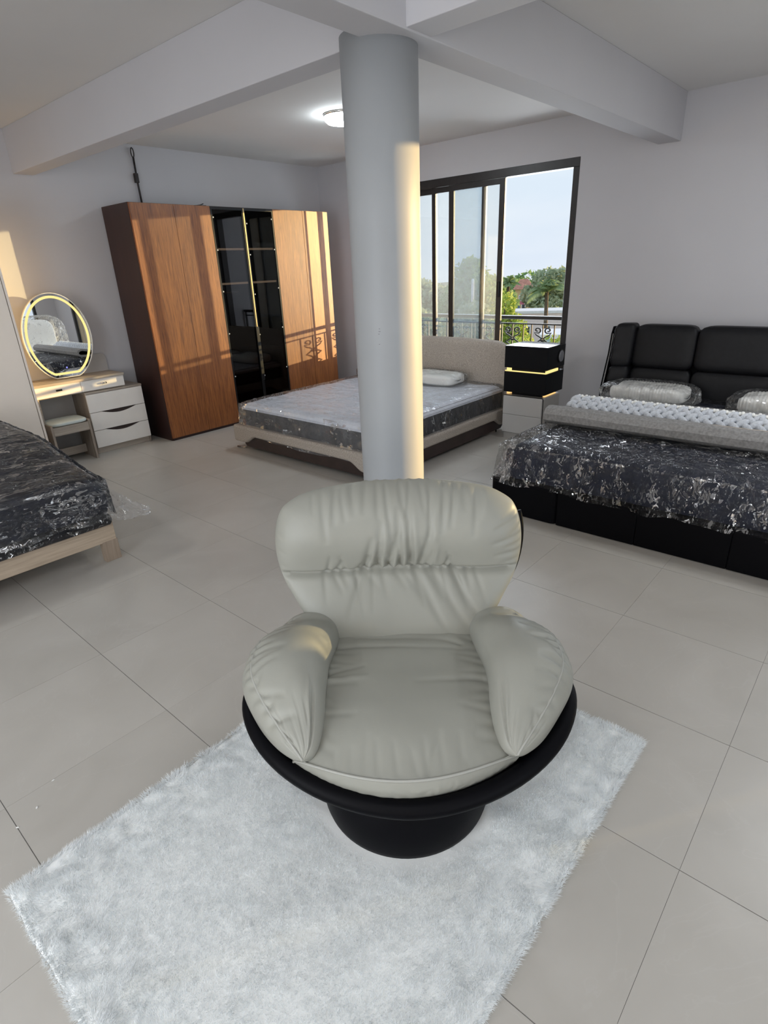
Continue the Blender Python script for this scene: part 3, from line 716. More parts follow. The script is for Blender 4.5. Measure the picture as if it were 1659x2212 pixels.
# ================================================================== NIGHTSTANDS
ns = thing('grey_nightstand', 'grey lacquered two drawer nightstand standing between the beds', 'nightstand', (5.0, 2.43, 0))
obj('body', MB().box(.012, .36, .0, .425, .06, .435), M['greyside'], ns, bevel=.012, seg=3)
for z0, z1 in ((.066, .248), (.2495, .428)):
    obj('drawer', MB().box(-.004, .013, .006, .419, z0, z1), M['greylac'], ns, bevel=.004)
obj('front_trim', MB().prism(rrect(-.0, .425, .06, .436, .018), .0135, .017, 'x'), M['blackmetal'], ns)
obj('plinth', MB().box(.02, .35, .012, .413, 0, .06), M['greyside'], ns)
ub = thing('black_nightstand', 'gloss black lit nightstand with round speaker stacked on the grey one', 'nightstand', (5.005, 2.415, .436))
obj('foot', MB().box(.055, .34, .055, .375, 0, .03), M['blackmatt'], ub)
obj('underglow', MB().box(.04, .30, .400, .425, .004, .022), M['ledamber'], ub)
obj('underglow', MB().box(.06, .30, .03, .05, .003, .009), M['ledamber'], ub)
obj('lower_box', MB().box(0, .365, 0, .44, .03, .225), M['blackmatt'], ub, bevel=.003)
obj('neck', MB().box(.03, .34, .03, .375, .225, .262), M['blackmatt'], ub)
ls = MB(); ls.box(.006, .018, .01, .435, .2265, .236); ls.box(.018, .26, .008, .020, .2265, .250); ls.box(.03, .10, .378, .43, .2265, .258)
obj('light_strip', ls, M['ledwarm'], ub)
obj('upper_box', MB().box(0, .37, 0, .44, .262, .462), M['blackmatt'], ub, bevel=.003)
obj('glass_top', MB().box(.004, .366, .004, .436, .462, .4665), M['blackgloss'], ub)
sp = obj('speaker', MB().lathe([(.062, 0), (.062, .006), (.052, .008)], 32), M['blackmetal'], ub)
sp.rotation_euler = (PI/2, 0, 0); sp.location = (.275, .0005, .36)
obj('grille', MB().lathe([(.053, .004), (.050, .010), (.03, .013), (.002, .0135)], 32), M['spk'], sp, smooth=True)

# ================================================================== BLACK LEATHER BED (right)
bb = thing('black_bed', 'black leather bed with tall padded headboard and winged sides', 'bed', (3.34, -.05, 0))
BY = 2.03
for k in range(4):
    y0, y1 = k*BY/4, (k+1)*BY/4
    obj('foot_panel', MB().prism(rrect(0, .09, y0+.0004, y1-.0004, .045 if k == 3 else .006, 5, (1, 0, 0, 1) if k not in (0, 3) else (1, 0, 0, 1)), .004, .24, 'z'), M['blkpanel'], bb, bevel=.005)
for y0 in (0, BY-.08):
    obj('side_rail', MB().box(.09, 2.16, y0, y0+.08, .004, .24), M['blkpanel'], bb, bevel=.012)
obj('slat_base', MB().box(.09, 2.14, .08, BY-.08, .12, .19), M['blkpanel'], bb)
HX = 2.14
cols = [(.15, .745), (.748, 1.368), (1.371, 1.89)]
for y0, y1 in cols:
    def lean(P, q): return (P[0]+.10*(P[2]-.7)+(.012*(abs(q[2])**6)), P[1], P[2])
    obj('upper_cushion', puff(MB(), HX, HX+.13, y0, y1, .70, 1.075, 7, 16, lean), M['blkleather'], bb, smooth=True)
    obj('lower_cushion', puff(MB(), HX+.015, HX+.12, y0, y1, .30, .715, 7, 16, lean), M['blkleather'], bb, smooth=True)
for sg, y0, y1 in ((1, 1.875, 2.045), (-1, -.02, .16)):
    def wing(P, q, sg=sg):
        t = (P[1]-1.015)*sg
        return (P[0]+.10*(P[2]-.7)-.35*max(0, t-.87)+.004*math.sin(P[2]*70)*max(0, q[1]*sg), P[1]+.02*(1.075-P[2])*sg+.0035*math.sin(P[2]*75)*max(0, q[1]*sg), P[2])
    obj('wing_cushion', puff(MB(), HX-.03, HX+.12, y0, y1, .705, 1.085, 6, 18, wing), M['blkleather'], bb, smooth=True)
    obj('wing_cushion', puff(MB(), HX-.03, HX+.12, y0, y1, .30, .72, 6, 18, wing), M['blkleather'], bb, smooth=True)
    ys = 2.078 if sg > 0 else -.055
    prof = [(HX+.20, 1.045), (HX+.07, 1.05), (HX+.035, .99), (HX+.005, .82), (HX-.045, .68), (HX-.10, .52), (HX-.12, .24), (HX+.20, .24)]
    sf = obj('side_frame', MB().prism(prof, ys, ys+.022*sg, 'y'), M['blkpanel'], bb, bevel=.006)
    obj('edge_piping', MB().tube([(x-.003, ys+.0*sg, z) for x, z in prof[2:7]], .005, 6), M['felt'], sf)
obj('back_frame', MB().box(HX+.14, HX+.20, -.03, 2.055, .24, 1.03), M['blkpanel'], bb, bevel=.01)

bmt = thing('navy_mattress', 'navy mattress in crumpled clear plastic on the black leather bed', 'mattress', (3.425, .03, .190))
btop = lambda x, y: .285
obj('core', mattress_core(0, 2.0, 0, 1.87, 0, btop, 30, .05), M['navy'], bmt, smooth=True)
obj('polythene_cover', sheet_box(-.02, 2.0, -.02, 1.895, .030, lambda x, y: .292, .0155, .013, 11, .045, .06, (1, 1, 1), 8, 'lfb', .035), M['film'], bmt)
def corner_bag(a, b):
    t = rad(80+110*a); r = .03+.13*b*(1+.35*nz3(a*7, b*3, 2))+.02*ridge(a*9, b*7, 1)
    return (.10+r*math.cos(t)*1.0-.02, 1.83+r*math.sin(t)*.9, .27-.25*b**1.3+.02*ridge(a*8, b*8, 5))
obj('loose_corner', MB().grid(corner_bag, 46, 22), M['filmloose'], bmt)

# felt mat, folded once, lying across the bed
fm = thing('folded_felt_mat', 'thick grey felt mat folded over and laid across the black bed', 'mat', (3.96, -.02, .487))
mid = [(.92, .018), (.60, .017), (.30, .018), (.13, .019), (.055, .027), (.022, .052), (.020, .085), (.045, .113), (.09, .124), (.15, .112), (.23, .086), (.34, .062), (.50, .052), (.70, .050), (.90, .050)]
def offs(d):
    R = []
    for i, p in enumerate(mid):
        a = mid[max(i-1, 0)]; c = mid[min(i+1, len(mid)-1)]; tx, tz = c[0]-a[0], c[1]-a[1]; l = math.hypot(tx, tz)
        R.append((p[0]+d*tz/l, p[1]-d*tx/l))
    return R
prof = offs(-.0155)+offs(.0155)[::-1]
def matpt(a, b):
    n = len(prof); i = a*n; k = int(i) % n
    x, z = prof[k]; y = b*1.935
    w = .006*nz3(x*5, y*3, z*5)
    return (x+.012*nz3(y*1.7, 3, 1), y, z+w*(z > .05))
n_ = len(prof); mm = MB(); mm.grid(matpt, n_, 40, wu=True)
k0 = 0
mm.f += [tuple([i for i in range(0)])] if False else []
h_ = len(mid)
for ring_ in (0, 40):
    for i in range(h_-1):
        a0 = ring_*n_+i; a1 = a0+1; b0 = ring_*n_+(n_-1-i); b1 = b0-1
        mm.f.append((a0, a1, b1, b0))
obj('mat', mm, M['felt'], fm, smooth=False)
# chunky braided throw on the mat
bt = thing('braided_throw', 'pale blue chunky braided throw on the folded grey mat', 'throw', (4.36, -.02, .0))
bm_ = MB(); rng = random.Random(5)
for row in range(4):
    for k in range(24):
        y = .03+k*.079+(row % 2)*.04; x, z = ((-.035, .562), (-.005, .583), (.028, .600), (.062, .610))[row]
        th = rad(40 if row % 2 else -40)
        nb = MB().ball((0, 0, 0), (.021, .050, .023), 8, 6)
        bm_.add([(x+(p[0]*math.cos(th)-p[1]*math.sin(th))*.75, y+p[0]*math.sin(th)+p[1]*math.cos(th), z+p[2]+.55*(p[0]*math.cos(th)-p[1]*math.sin(th))) for p in nb.v], nb.f)
obj('braid', bm_, M['knit'], bt, smooth=True)
rim_ = MB()
for k in range(96): rim_.ball((.092+.004*math.sin(k*1.7), .01+k*.0198, .622+.005*math.sin(k*2.3)), (.016, .0145, .017), 7, 5)
obj('looped_edge', rim_, M['whitecloth'], bt, smooth=True)
# bed pillows in bags
for i, (y0, y1, lab) in enumerate(((1.24, 1.85, 'ribbed white pillow in clear bag at left of the black headboard'), (.25, .86, 'ribbed white pillow in clear bag at the right edge of the photo'))):
    pw = thing('bagged_pillow', lab, 'pillow', (5.02, y0, .487), 0, 'pillows on the black bed')
    L = y1-y0
    def wave(P, q):
        t = (P[0])/.36
        rib = .0034*math.sin(P[1]*2*PI/.024)
        dz = (-.030*math.sin(PI*min(1, max(0, (t-.15)/.75)))**2 if q[2] > 0 else 0)
        v = Vector(q).normalized()*rib
        return (P[0]+v.x, P[1], P[2]+dz+v.z*(q[2] > 0))
    pb = MB()
    cxp = puff(pb, 0, .36, 0, L, 0, .135, 5, 120, wave)
    obj('pillow', cxp, M['whitecloth'], pw, smooth=True)
    obj('plastic_bag', bag(MB(), -.012, .375, -.02, L+.02, 0, .150, 30, .008, 7+i*3, 5, .09), M['filmclear'], pw)

# ================================================================== OAK BED (left edge)
ob = thing('oak_bed', 'light oak veneer bed frame on block legs at the left edge', 'bed', (-.62, 3.45, 0))
obj('foot_rail', MB().box(0, 1.925, 0, .025, .130, .297), M['oak'], ob, bevel=.0015)
obj('side_rail', MB().box(1.905, 1.930, .025, 2.05, .135, .30), M['cream'], ob, bevel=.0015)
obj('side_rail', MB().box(0, .025, .025, 2.05, .135, .30), M['cream'], ob, bevel=.0015)
obj('slat_base', MB().box(.025, 1.905, .025, 2.05, .20, .24), M['oak'], ob)
obj('head_rail', MB().box(0, 1.93, 2.05, 2.09, .0, .62), M['oak'], ob)
for lx, ly in ((1.836, -.002), (0, -.002), (1.24, .32), (1.836, 1.95), (.0, 1.95)):
    obj('leg', MB().box(lx, lx+.095, ly, ly+.05, 0, .1345), M['oakz'] if ly < .1 or ly > 1 else M['blackmetal'], ob, bevel=.001)
om = thing('dark_mattress', 'dark mattress under rippled clear plastic on the oak bed', 'mattress', (-.60, 3.40, .242))
def otop(x, y):
    t = max(0, min(1, (y-.05)/.95)); t = t*t*(3-2*t)
    e = max(0, (x-1.55)/.33)
    return .315+.125*t-.015*e*e
obj('base_layer', mattress_core(.0, 1.885, .035, 1.98, 0, lambda x, y: .085, 10, .02), M['navyblk'], om)
obj('core', mattress_core(0, 1.875, .01, 1.98, .09, otop, 40, .065), M['navy'], om, smooth=True)
obj('polythene_cover', sheet_box(-.01, 1.883, -.010, 1.98, .075, lambda x, y: otop(x, y)+.003, .0165, .009, 21, .020, .070, (.35, 1.25, 1), 7, 'rf', .02), M['filmwave'], om)
def low_skirt(a, b):
    x = lerp(0, 1.91, a); z = lerp(.10, .012, b)
    return (x, .015-.02*math.sin(PI*b)-.014*ridge(x*9, z*20, 3), z+.006*nz3(x*8, 1, 4))
obj('polythene_hem', MB().grid(low_skirt, 130, 8), M['film'], om)
def flap(a, b):
    # from the mattress corner out to a loose pointed tail
    p0 = Vector((1.865, .02, lerp(.285, .02, b))); tip = Vector((2.125, .0, lerp(.045, .0, b)))
    w = a**.9
    P = p0.lerp(tip, w)
    P.z += -.02*math.sin(PI*a)+.014*ridge(a*4, b*4, 2)
    P.y += .03*nz3(a*5, b*4, 3)+.02*ridge(a*7, b*5, 8)-.03*a
    return tuple(P)
obj('loose_corner', MB().grid(flap, 40, 24), M['filmloose'], om)

# ================================================================== ARMCHAIR
AX, AY, AZ = 1.0857, .9306, .014
ac = thing('swivel_armchair', 'sage grey leather armchair in a black dish shell on the white rug', 'armchair', (AX, AY, AZ), rad(40.6-90))
def crease_fn(creases):
    data = []
    for (x0, y0, x1, y1, w, A) in creases:
        dx, dy = x1-x0, y1-y0; l2 = dx*dx+dy*dy
        data.append((x0, y0, dx, dy, l2, w, A))
    def f(x, y):
        s = 0
        for x0, y0, dx, dy, l2, w, A in data:
            t = ((x-x0)*dx+(y-y0)*dy)/l2
            if t < -.3 or t > 1.3: continue
            tt = max(0, min(1, t)); ex = x-(x0+dx*tt); ey = y-(y0+dy*tt)
            d2 = (ex*ex+ey*ey)/(w*w)
            if d2 < 9: s += A*math.exp(-d2)*(1-.75*tt)
        return s
    return f
# -- back cushion
BW = [(.345, .18), (.356, .245), (.39, .282), (.46, .330), (.53, .376), (.60, .415), (.69, .436), (.78, .433), (.85, .407), (.880, .366), (.900, .312), (.914, .220), (.922, .12)]
BV = [(.345, .26), (.46, .31), (.60, .385), (.80, .43), (.922, .45)]
rng = random.Random(12); cr_ = []
for k in range(15):
    x = -.255+k*.032+rng.uniform(-.008, .008); L_ = rng.uniform(.03, .09)
    cr_.append((x, .634, x+rng.uniform(-.03, .05)*(.5+abs(x)), .634+L_, rng.uniform(.006, .009), -rng.uniform(.009, .015)))
for x, L_, dx in ((-.075, .18, .02), (-.035, .13, .03), (.005, .22, .0), (.045, .24, -.005), (.075, .15, .04), (.10, .10, .02), (-.12, .12, .03)):
    cr_.append((x, .645, x+dx, .645+L_, .012, -.016)); cr_.append((x+.018, .65, x+.018+dx, .65+L_*.9, .012, .011))
for k in range(17):
    x = -.30+k*.038+rng.uniform(-.01, .01); L_ = rng.uniform(.05, .15)
    cr_.append((x, .915, x-.35*x*L_*4*.3+rng.uniform(-.02, .02), .915-L_, rng.uniform(.007, .011), -rng.uniform(.009, .016)))
for k in range(16):
    x = -.27+k*.036+rng.uniform(-.01, .01); L_ = rng.uniform(.03, .11)
    cr_.append((x, .620, x+rng.uniform(.0, .08), .620-L_, rng.uniform(.007, .011), -rng.uniform(.006, .011)))
for x, L_, dx in ((.06, .20, .12), (.12, .17, .12), (.19, .16, .10), (-.13, .12, -.05)):
    cr_.append((x, .62, x+dx, .62-L_, .013, -.013))
for k in range(9):                                             # gathers at the right and left ends
    z = .63+k*.030; L_ = rng.uniform(.04, .10)
    cr_.append((.43, z, .43-L_, z-rng.uniform(.0, .03), .008, -.009))
    if k % 2: cr_.append((-.43, z, -.43+L_*.6, z-.01, .008, -.006))
backw = crease_fn(cr_)
def back_pt(s, b, front=True):
    (hw,) = smoothtab(BW, b); (vb,) = smoothtab(BV, b)
    if b >= .922: hw = .12
    bs = .628-.006*s*s
    t = (b-bs)/(.922-bs) if b > bs else (bs-b)/(bs-.345)
    edge = max(0, 1-abs(s)**3.4)**.6
    if b > bs: prof = .50+.50*math.sin(min(1, t*1.6)*PI/2); prof *= max(0, 1-t**5)**.55; T = .125
    else: prof = .52+.48*math.sin(min(1, t*1.7)*PI/2); prof *= max(0, 1-t**4)**.55; T = .100
    h = T*edge*prof
    u = s*hw
    if front:
        h -= .022*math.exp(-((b-bs)/.011)**2)*min(1, edge*2)
        h += backw(u, b)*min(1, edge*1.6)+.004*nz3(u*9, b*9, 2)*edge
        v = vb-h
    else: v = vb+h*.35
    return (u, v-.30*u*u+.045, b-.10*(h if front else 0))
def sg_(a): return math.sin((2*a-1)*PI/2)
mb = MB(); mb.grid(lambda a, b: back_pt(sg_(a), lerp(.345, .922, .5+.5*sg_(b)*1)), 220, 170)
mb.grid(lambda a, b: back_pt(sg_(a), lerp(.345, .922, .5+.5*sg_(b)), False), 60, 40)
bc = obj('back_cushion', mb, M['leather'], ac, smooth=True)
mb = MB(); mb.tube([(lambda P: (P[0], P[1]-.0005, P[2]))(back_pt(s/40, .628-.006*(s/40)**2)) for s in range(-39, 40)], .0022, 6)
obj('seam', mb, M['piping'], bc, smooth=True)
# -- seat cushion
rng = random.Random(4); cr_ = []
for k in range(11):
    v = -.20+k*.042; L_ = rng.uniform(.04, .11)
    cr_.append((-.25, v, -.25+L_, v+rng.uniform(-.045, .0), .011, -.0048)); cr_.append((.255, v, .255-L_*.8, v+rng.uniform(-.02, .03), .012, -.0036))
for k in range(14):
    u = -.28+k*.043+rng.uniform(-.01, .01); L_ = rng.uniform(.04, .12)
    cr_.append((u, -.31, u-rng.uniform(-.01, .04), -.31+L_, .009, -.006))
cr_ += [(.06, -.31, .10, -.20, .010, -.010), (-.22, .20, .20, .17, .010, -.006), (.25, .02, .05, -.0, .012, -.006), (-.16, .25, .18, .22, .012, -.005), (.20, .20, .12, .23, .01, -.006), (-.24, .02, -.12, .03, .012, .009), (-.24, .06, -.13, .085, .010, -.010)]
seatw = crease_fn(cr_)
def vf(s): return -.326+.108*s*s
def seat_pt(s, w):
    W = .315-.022*max(0, min(1, (w-.15)/.85)); u = s*W
    if w < .16:
        k = w/.16; return (u*(1-.03*(1-k)), vf(s)+.016*(1-k)-.010*math.sin(PI*k)-.004*abs(nz3(u*40, k*2, 1))*math.sin(PI*k), .292+.074*k)
    t = (w-.16)/.84; v = lerp(vf(s), .47, t)
    rise = min(1, t/.30); z = .366+.058*math.sin(rise*PI/2)-.022*max(0, t-.45)
    z += .012*(1-s*s)-.020*abs(s)**6-.03*max(0, t-.95)/.05
    z += (seatw(u, v)+.004*nz3(u*8, v*8, 6))*min(1, t*12)
    return (u, v, z)
mb = MB(); mb.grid(lambda a, b: seat_pt(2*a-1, b), 150, 170)
sc = obj('seat_cushion', mb, M['leather'], ac, smooth=True)
md = sc.modifiers.new('thickness', 'SOLIDIFY'); md.thickness = .02; md.offset = -1
obj('piping', MB().tube([seat_pt(-1+k/40, .16) for k in range(81)], .0042, 8), M['piping'], sc, smooth=True)
# -- arm cushions
AT = [(-.258, -.292, .384, .001, .001, 0), (-.235, -.298, .390, .036, .030, .1), (-.19, -.318, .402, .070, .054, .2), (-.11, -.350, .424, .106, .088, .3), (-.02, -.378, .442, .129, .108, .3),
      (.08, -.380, .446, .132, .114, .25), (.17, -.364, .440, .126, .100, .2), (.25, -.342, .428, .110, .080, .1), (.32, -.320, .428, .080, .066, 0), (.365, -.312, .43, .001, .001, 0)]
def arm(sg, seed):
    rng = random.Random(seed); cr_ = []
    for k in range(16):
        v = -.24+k*.034; L_ = rng.uniform(.25, .75)
        cr_.append((v*3, 2.05, (v+rng.uniform(-.02, .03))*3, 2.05-L_, .026, -rng.uniform(.006, .013)))
        cr_.append((v*3, 2.18, (v+rng.uniform(-.02, .02))*3, 2.18+L_*.9, .026, -rng.uniform(.005, .011)))
    for k in range(6):
        v = -.25+k*.02
        cr_.append((-.80, .9+k*.35, -.80+rng.uniform(.15, .40), .9+k*.30, .035, -.008))
    cr_.append((-.72, .75, -.30, .42, .040, -.016)); cr_.append((-.74, .98, -.25, .62, .045, .010))
    armw = crease_fn(cr_)
    def pt(a, w):
        v = lerp(-.258, .365, .5+.5*math.sin((w-.5)*PI)); uc, zc, ra, rb, tl = smoothtab(AT, v)
        th = 2*PI*a
        ct, st_ = math.cos(th), math.sin(th); e = .86
        x = math.copysign(abs(ct)**e, ct)*ra; z = math.copysign(abs(st_)**e, st_)*rb
        k = min(1, ra/.08)
        d = (armw(v*3, th)+.004*nz3(v*9, ct*1.5, st_*1.5+seed))*k
        d -= .006*math.exp(-((th-2.12)/.035)**2)*k
        l = math.hypot(x, z)+1e-9; x += d*x/l; z += d*z/l
        c, s_ = math.cos(tl), math.sin(tl)
        x, z = x*c-z*s_, x*s_+z*c
        return ((uc+x)*(-1 if sg > 0 else 1)+.012, v, max(zc+z, .30))
    mb = MB(); mb.grid(pt, 130, 130, wu=True)
    o = obj('arm_cushion', mb, M['leather'], ac, smooth=True)
    obj('piping', MB().tube([pt(2.12/(2*PI), .03+.94*k/60) for k in range(61)], .0040, 8), M['piping'], o, smooth=True)
arm(-1, 3); arm(1, 8)
# -- shell: dish, rolled rim, foot and back plate
def rim_pt(ph):
    sp_ = math.sin(ph); u = .496*math.copysign(abs(sp_)**1.10, sp_)+.016; c = math.copysign(abs(math.cos(ph))**1.12, math.cos(ph))
    v = -.338*c if c > 0 else -.38*c
    return Vector((u, v+.0, .288+.095*(1-c)))
mb = MB(); mb.tube([rim_pt(2*PI*k/96) for k in range(96)], .0265, 12, closed=True)
obj('shell_rim', mb, M['navyshell'], ac, smooth=True)
def dish(a, w):
    ph = 2*PI*a; R = rim_pt(ph); q = Vector((.20*math.sin(ph), -.20*math.cos(ph), .165))
    P = R.lerp(q, w); P.z = R.z-.012+(q.z-R.z)*(w**.72)
    return tuple(P)
obj('shell_dish', MB().grid(dish, 96, 14, wu=True), M['navyshell'], ac, smooth=True)
obj('seat_pan', MB().grid(lambda a, w: (lambda P: (P.x, P.y, min(P.z, .30)))(rim_pt(2*PI*a).lerp(Vector((0, 0, .29)), w)), 64, 6, wu=True), M['navyshell'], ac, smooth=True)
obj('pedestal', MB().lathe([(.260, -.010), (.270, .0), (.275, .02), (.284, .20), (.25, .235)], 80), M['navyshell'], ac, smooth=True)
def plate(a, b, off):
    s = 2*a-1; z = lerp(.36, .80, b); (hw,) = smoothtab(BW, min(z, .93)); (vb,) = smoothtab(BV, z)
    u = s*(hw-.038)+.044
    return (u, vb+.085-.33*u*u+off, z)
mb = MB(); mb.grid(lambda a, b: plate(a, b, 0), 40, 24); mb.grid(lambda a, b: plate(a, b, .022), 40, 24)
obj('back_shell', mb, M['navyshell'], ac, smooth=True)
for q in (0, 1): obj('back_shell_edge', MB().tube([plate(q, k/30, .011) for k in range(31)], .012, 8), M['navyshell'], ac, smooth=True)

# ================================================================== RUG
rg = thing('fluffy_rug', 'white long pile rug lying under the sage armchair', 'rug', (0, 0, 0))
RX0, RX1, RY0, RY1 = .065, 1.775, .375, 1.595
def rug_edge(t, k): return .012*nz3(t*5, k*3.3, 1)+.006*nz3(t*17, k*2.1, 4)
def rug_h(x, y):
    e = min(x-RX0, RX1-x, y-RY0, RY1-y); h = .010+.004*nz3(x*4, y*4, 2)+(.002+.012*max(0, 1-e/.24))*abs(nz3(x*15, y*15, 8))+.003*abs(nz3(x*34, y*34, 3))
    # folds fanning out from the pedestal towards the right corner
    dx, dy = x-AX, y-AY; r = math.hypot(dx, dy); a = math.atan2(dy, dx)
    if -1.6 < a < .5 and r > .27: h += .011*max(0, math.sin(a*9+r*3))*math.exp(-((r-.45)/.22)**2)
    return h
def rug_pt(a, b):
    x = lerp(RX0, RX1, a)+rug_edge(b, 1)*(1 if a in (0, 1) else 0); y = lerp(RY0, RY1, b)+rug_edge(a, 2)*(1 if b in (0, 1) else 0)
    e = min(a, 1-a, b, 1-b)
    return (x, y, rug_h(x, y) if e > 0 else .001)
obj('backing', MB().grid(rug_pt, 110, 80), M['rugbase'], rg, smooth=True)
import numpy as np
rng = np.random.default_rng(7)
NB = 420000
px = rng.uniform(RX0-.004, RX1+.004, NB); py = rng.uniform(RY0-.004, RY1+.004, NB)
keep = np.hypot(px-AX, py-AY) > .262
px, py = px[keep], py[keep]; NB = len(px)
# clump and lay of the pile, sampled on a coarse field
GX, GY_ = 240, 170
fld = np.zeros((GX, GY_, 4))
for i in range(GX):
    for j in range(GY_):
        x = lerp(RX0, RX1, i/(GX-1)); y = lerp(RY0, RY1, j/(GY_-1))
        c1 = nz3(x*13, y*13, 5); c2 = nz3(x*13, y*13, 15); big = nz3(x*2.2, y*2.2, 9)
        e = min(x-RX0, RX1-x, y-RY0, RY1-y); rough = max(0, 1-e/.22)
        fld[i, j] = (c1*(.28+1.6*rough)+.35*big, c2*(.28+1.6*rough)-.25, rug_h(x, y), .5+.5*max(0, 1-e/.25)+.25*nz3(x*9, y*9, 30))
ii = np.clip(((px-RX0)/(RX1-RX0)*(GX-1)).astype(int), 0, GX-1); jj = np.clip(((py-RY0)/(RY1-RY0)*(GY_-1)).astype(int), 0, GY_-1)
F = fld[ii, jj]
ln = .0105*(.6+.7*rng.random(NB))*(.55+.9*np.clip(F[:, 3], 0, 1.3))
near = np.hypot(px-AX, py-AY); ln *= np.clip((near-.25)/.08, .35, 1)
# outward lean at the edges
em = rng.uniform(.2, 1.4, NB); ox = -1.1*np.exp(-np.clip(px-RX0, 0, 9)/.012)+1.1*np.exp(-np.clip(RX1-px, 0, 9)/.012); oy = -1.1*np.exp(-np.clip(py-RY0, 0, 9)/.012)+1.1*np.exp(-np.clip(RY1-py, 0, 9)/.012)
tx = F[:, 0]+ox*em+rng.normal(0, .35, NB); ty = F[:, 1]+oy*em+rng.normal(0, .35, NB)
il = 1/np.sqrt(tx*tx+ty*ty+.75**2)
tip = np.stack([px+tx*il*ln, py+ty*il*ln, np.maximum(F[:, 2]-.002+.75*il*ln, .002)], 1)
ang = rng.uniform(0, 2*PI, NB); wd_ = .0013
bx, by = np.cos(ang)*wd_, np.sin(ang)*wd_
base1 = np.stack([px+bx, py+by, np.maximum(F[:, 2]-.004, .001)], 1); base2 = np.stack([px-bx, py-by, np.maximum(F[:, 2]-.004, .001)], 1)
V = np.empty((NB*3, 3), np.float32); V[0::3] = base1; V[1::3] = base2; V[2::3] = tip
me = bpy.data.meshes.new('pile'); me.vertices.add(NB*3); me.vertices.foreach_set('co', V.ravel())
me.loops.add(NB*3); me.loops.foreach_set('vertex_index', np.arange(NB*3, dtype=np.int32))
me.polygons.add(NB); me.polygons.foreach_set('loop_start', np.arange(0, NB*3, 3, dtype=np.int32)); me.polygons.foreach_set('loop_total', np.full(NB, 3, np.int32))
me.update(calc_edges=True); me.validate()
tag(link('pile', me, M['pile'], rg), kind='stuff')

for i, (x, y, lab) in enumerate(((.314, 1.924, 'small white plaster fleck on the floor left of the rug, nearest the rug edge'), (.2325, 1.847, 'small white plaster fleck on the floor left of the rug, the middle one'), (.162, 1.815, 'small white plaster fleck on the floor left of the rug, nearest the viewer'))):
    fk = obj('plaster_fleck', MB().ball((0, 0, .0015), (.006, .0035, .0015), 7, 4), M['tag'], loc=(x, y, 0)); fk.rotation_euler = (0, 0, i*1.1)
    tag(fk, lab, 'debris', 'plaster flecks on the floor')

# ================================================================== OUTSIDE, SEEN THROUGH THE WINDOW
GZ = -4.3
def leafmat(name, c1, c2):
    m, nt, N, L, o = nodes(name)
    b = principled(N, c1, .6, 0, .3)
    g = N.new('ShaderNodeNewGeometry'); r = N.new('ShaderNodeValToRGB')
    r.color_ramp.elements[0].color = (*c1, 1); r.color_ramp.elements[1].color = (*c2, 1)
    L.new(g.outputs['Random Per Island'], r.inputs[0]); L.new(r.outputs[0], b.inputs['Base Color'])
    tl = N.new('ShaderNodeBsdfTranslucent'); L.new(r.outputs[0], tl.inputs[0])
    ms = N.new('ShaderNodeMixShader'); ms.inputs[0].default_value = .35
    L.new(b.outputs[0], ms.inputs[1]); L.new(tl.outputs[0], ms.inputs[2]); L.new(ms.outputs[0], o.inputs[0]); return m
LV = dict(mid=leafmat('leaves_mid', (.20, .34, .13), (.38, .52, .22)), pale=leafmat('leaves_pale', (.36, .44, .28), (.55, .62, .42)),
          yellow=leafmat('leaves_yellow', (.26, .38, .06), (.58, .68, .20)), dark=leafmat('leaves_dark', (.06, .12, .045), (.13, .22, .08)),
          palm=leafmat('leaves_palm', (.28, .40, .18), (.46, .56, .30)))
M['bark'] = mat('bark', (.16, .12, .085), .9, var=.3, scale=10)
M['ground'] = mat('ground', (.30, .30, .20), .95, var=.35, scale=.25)
M['wall_ochre'] = mat('ochre_render', (.70, .50, .26), .8); M['rooftile'] = mat('roof_tile', (.56, .26, .18), .8, var=.25, scale=3)
M['wall_pink'] = mat('pink_render', (.92, .80, .78), .8, var=.05); M['wall_white'] = mat('white_render', (.92, .93, .94), .8, var=.05)
M['blue'] = mat('blue_sheet', (.16, .30, .62), .6); M['redsheet'] = mat('red_sheet', (.45, .10, .12), .6); M['paleblue'] = mat('pale_blue_render', (.55, .74, .82), .8)
M['darkglass'] = mat('dark_window', (.05, .06, .07), .2)
struct('trim_4', MB().box(7.2, 190, -40, 130, GZ-.3, GZ), M['ground'])
def foliage(blobs, n, size, seed):
    r = np.random.default_rng(seed)
    vol = np.array([b[3]*b[4]*b[5] for b in blobs])**.7; pick = r.choice(len(blobs), n, p=vol/vol.sum())
    B = np.array(blobs)[pick]
    d = r.normal(size=(n, 3)); d /= np.linalg.norm(d, axis=1)[:, None]
    rr = r.uniform(.35, 1.06, n)**.6
    C = B[:, :3]+d*B[:, 3:]*rr[:, None]
    a = r.normal(size=(n, 3)); a /= np.linalg.norm(a, axis=1)[:, None]
    b = np.cross(a, r.normal(size=(n, 3))); b /= np.linalg.norm(b, axis=1)[:, None]
    s = size*r.uniform(.6, 1.3, n)[:, None]
    V = np.empty((n*4, 3)); V[0::4] = C-a*s; V[1::4] = C+b*s*.5; V[2::4] = C+a*s; V[3::4] = C-b*s*.5
    mb = MB(); mb.v = [tuple(p) for p in V]; mb.f = [(i*4, i*4+1, i*4+2, i*4+3) for i in range(n)]
    me = bpy.data.meshes.new('foliage'); me.from_pydata(mb.v, [], mb.f); me.update(); return me
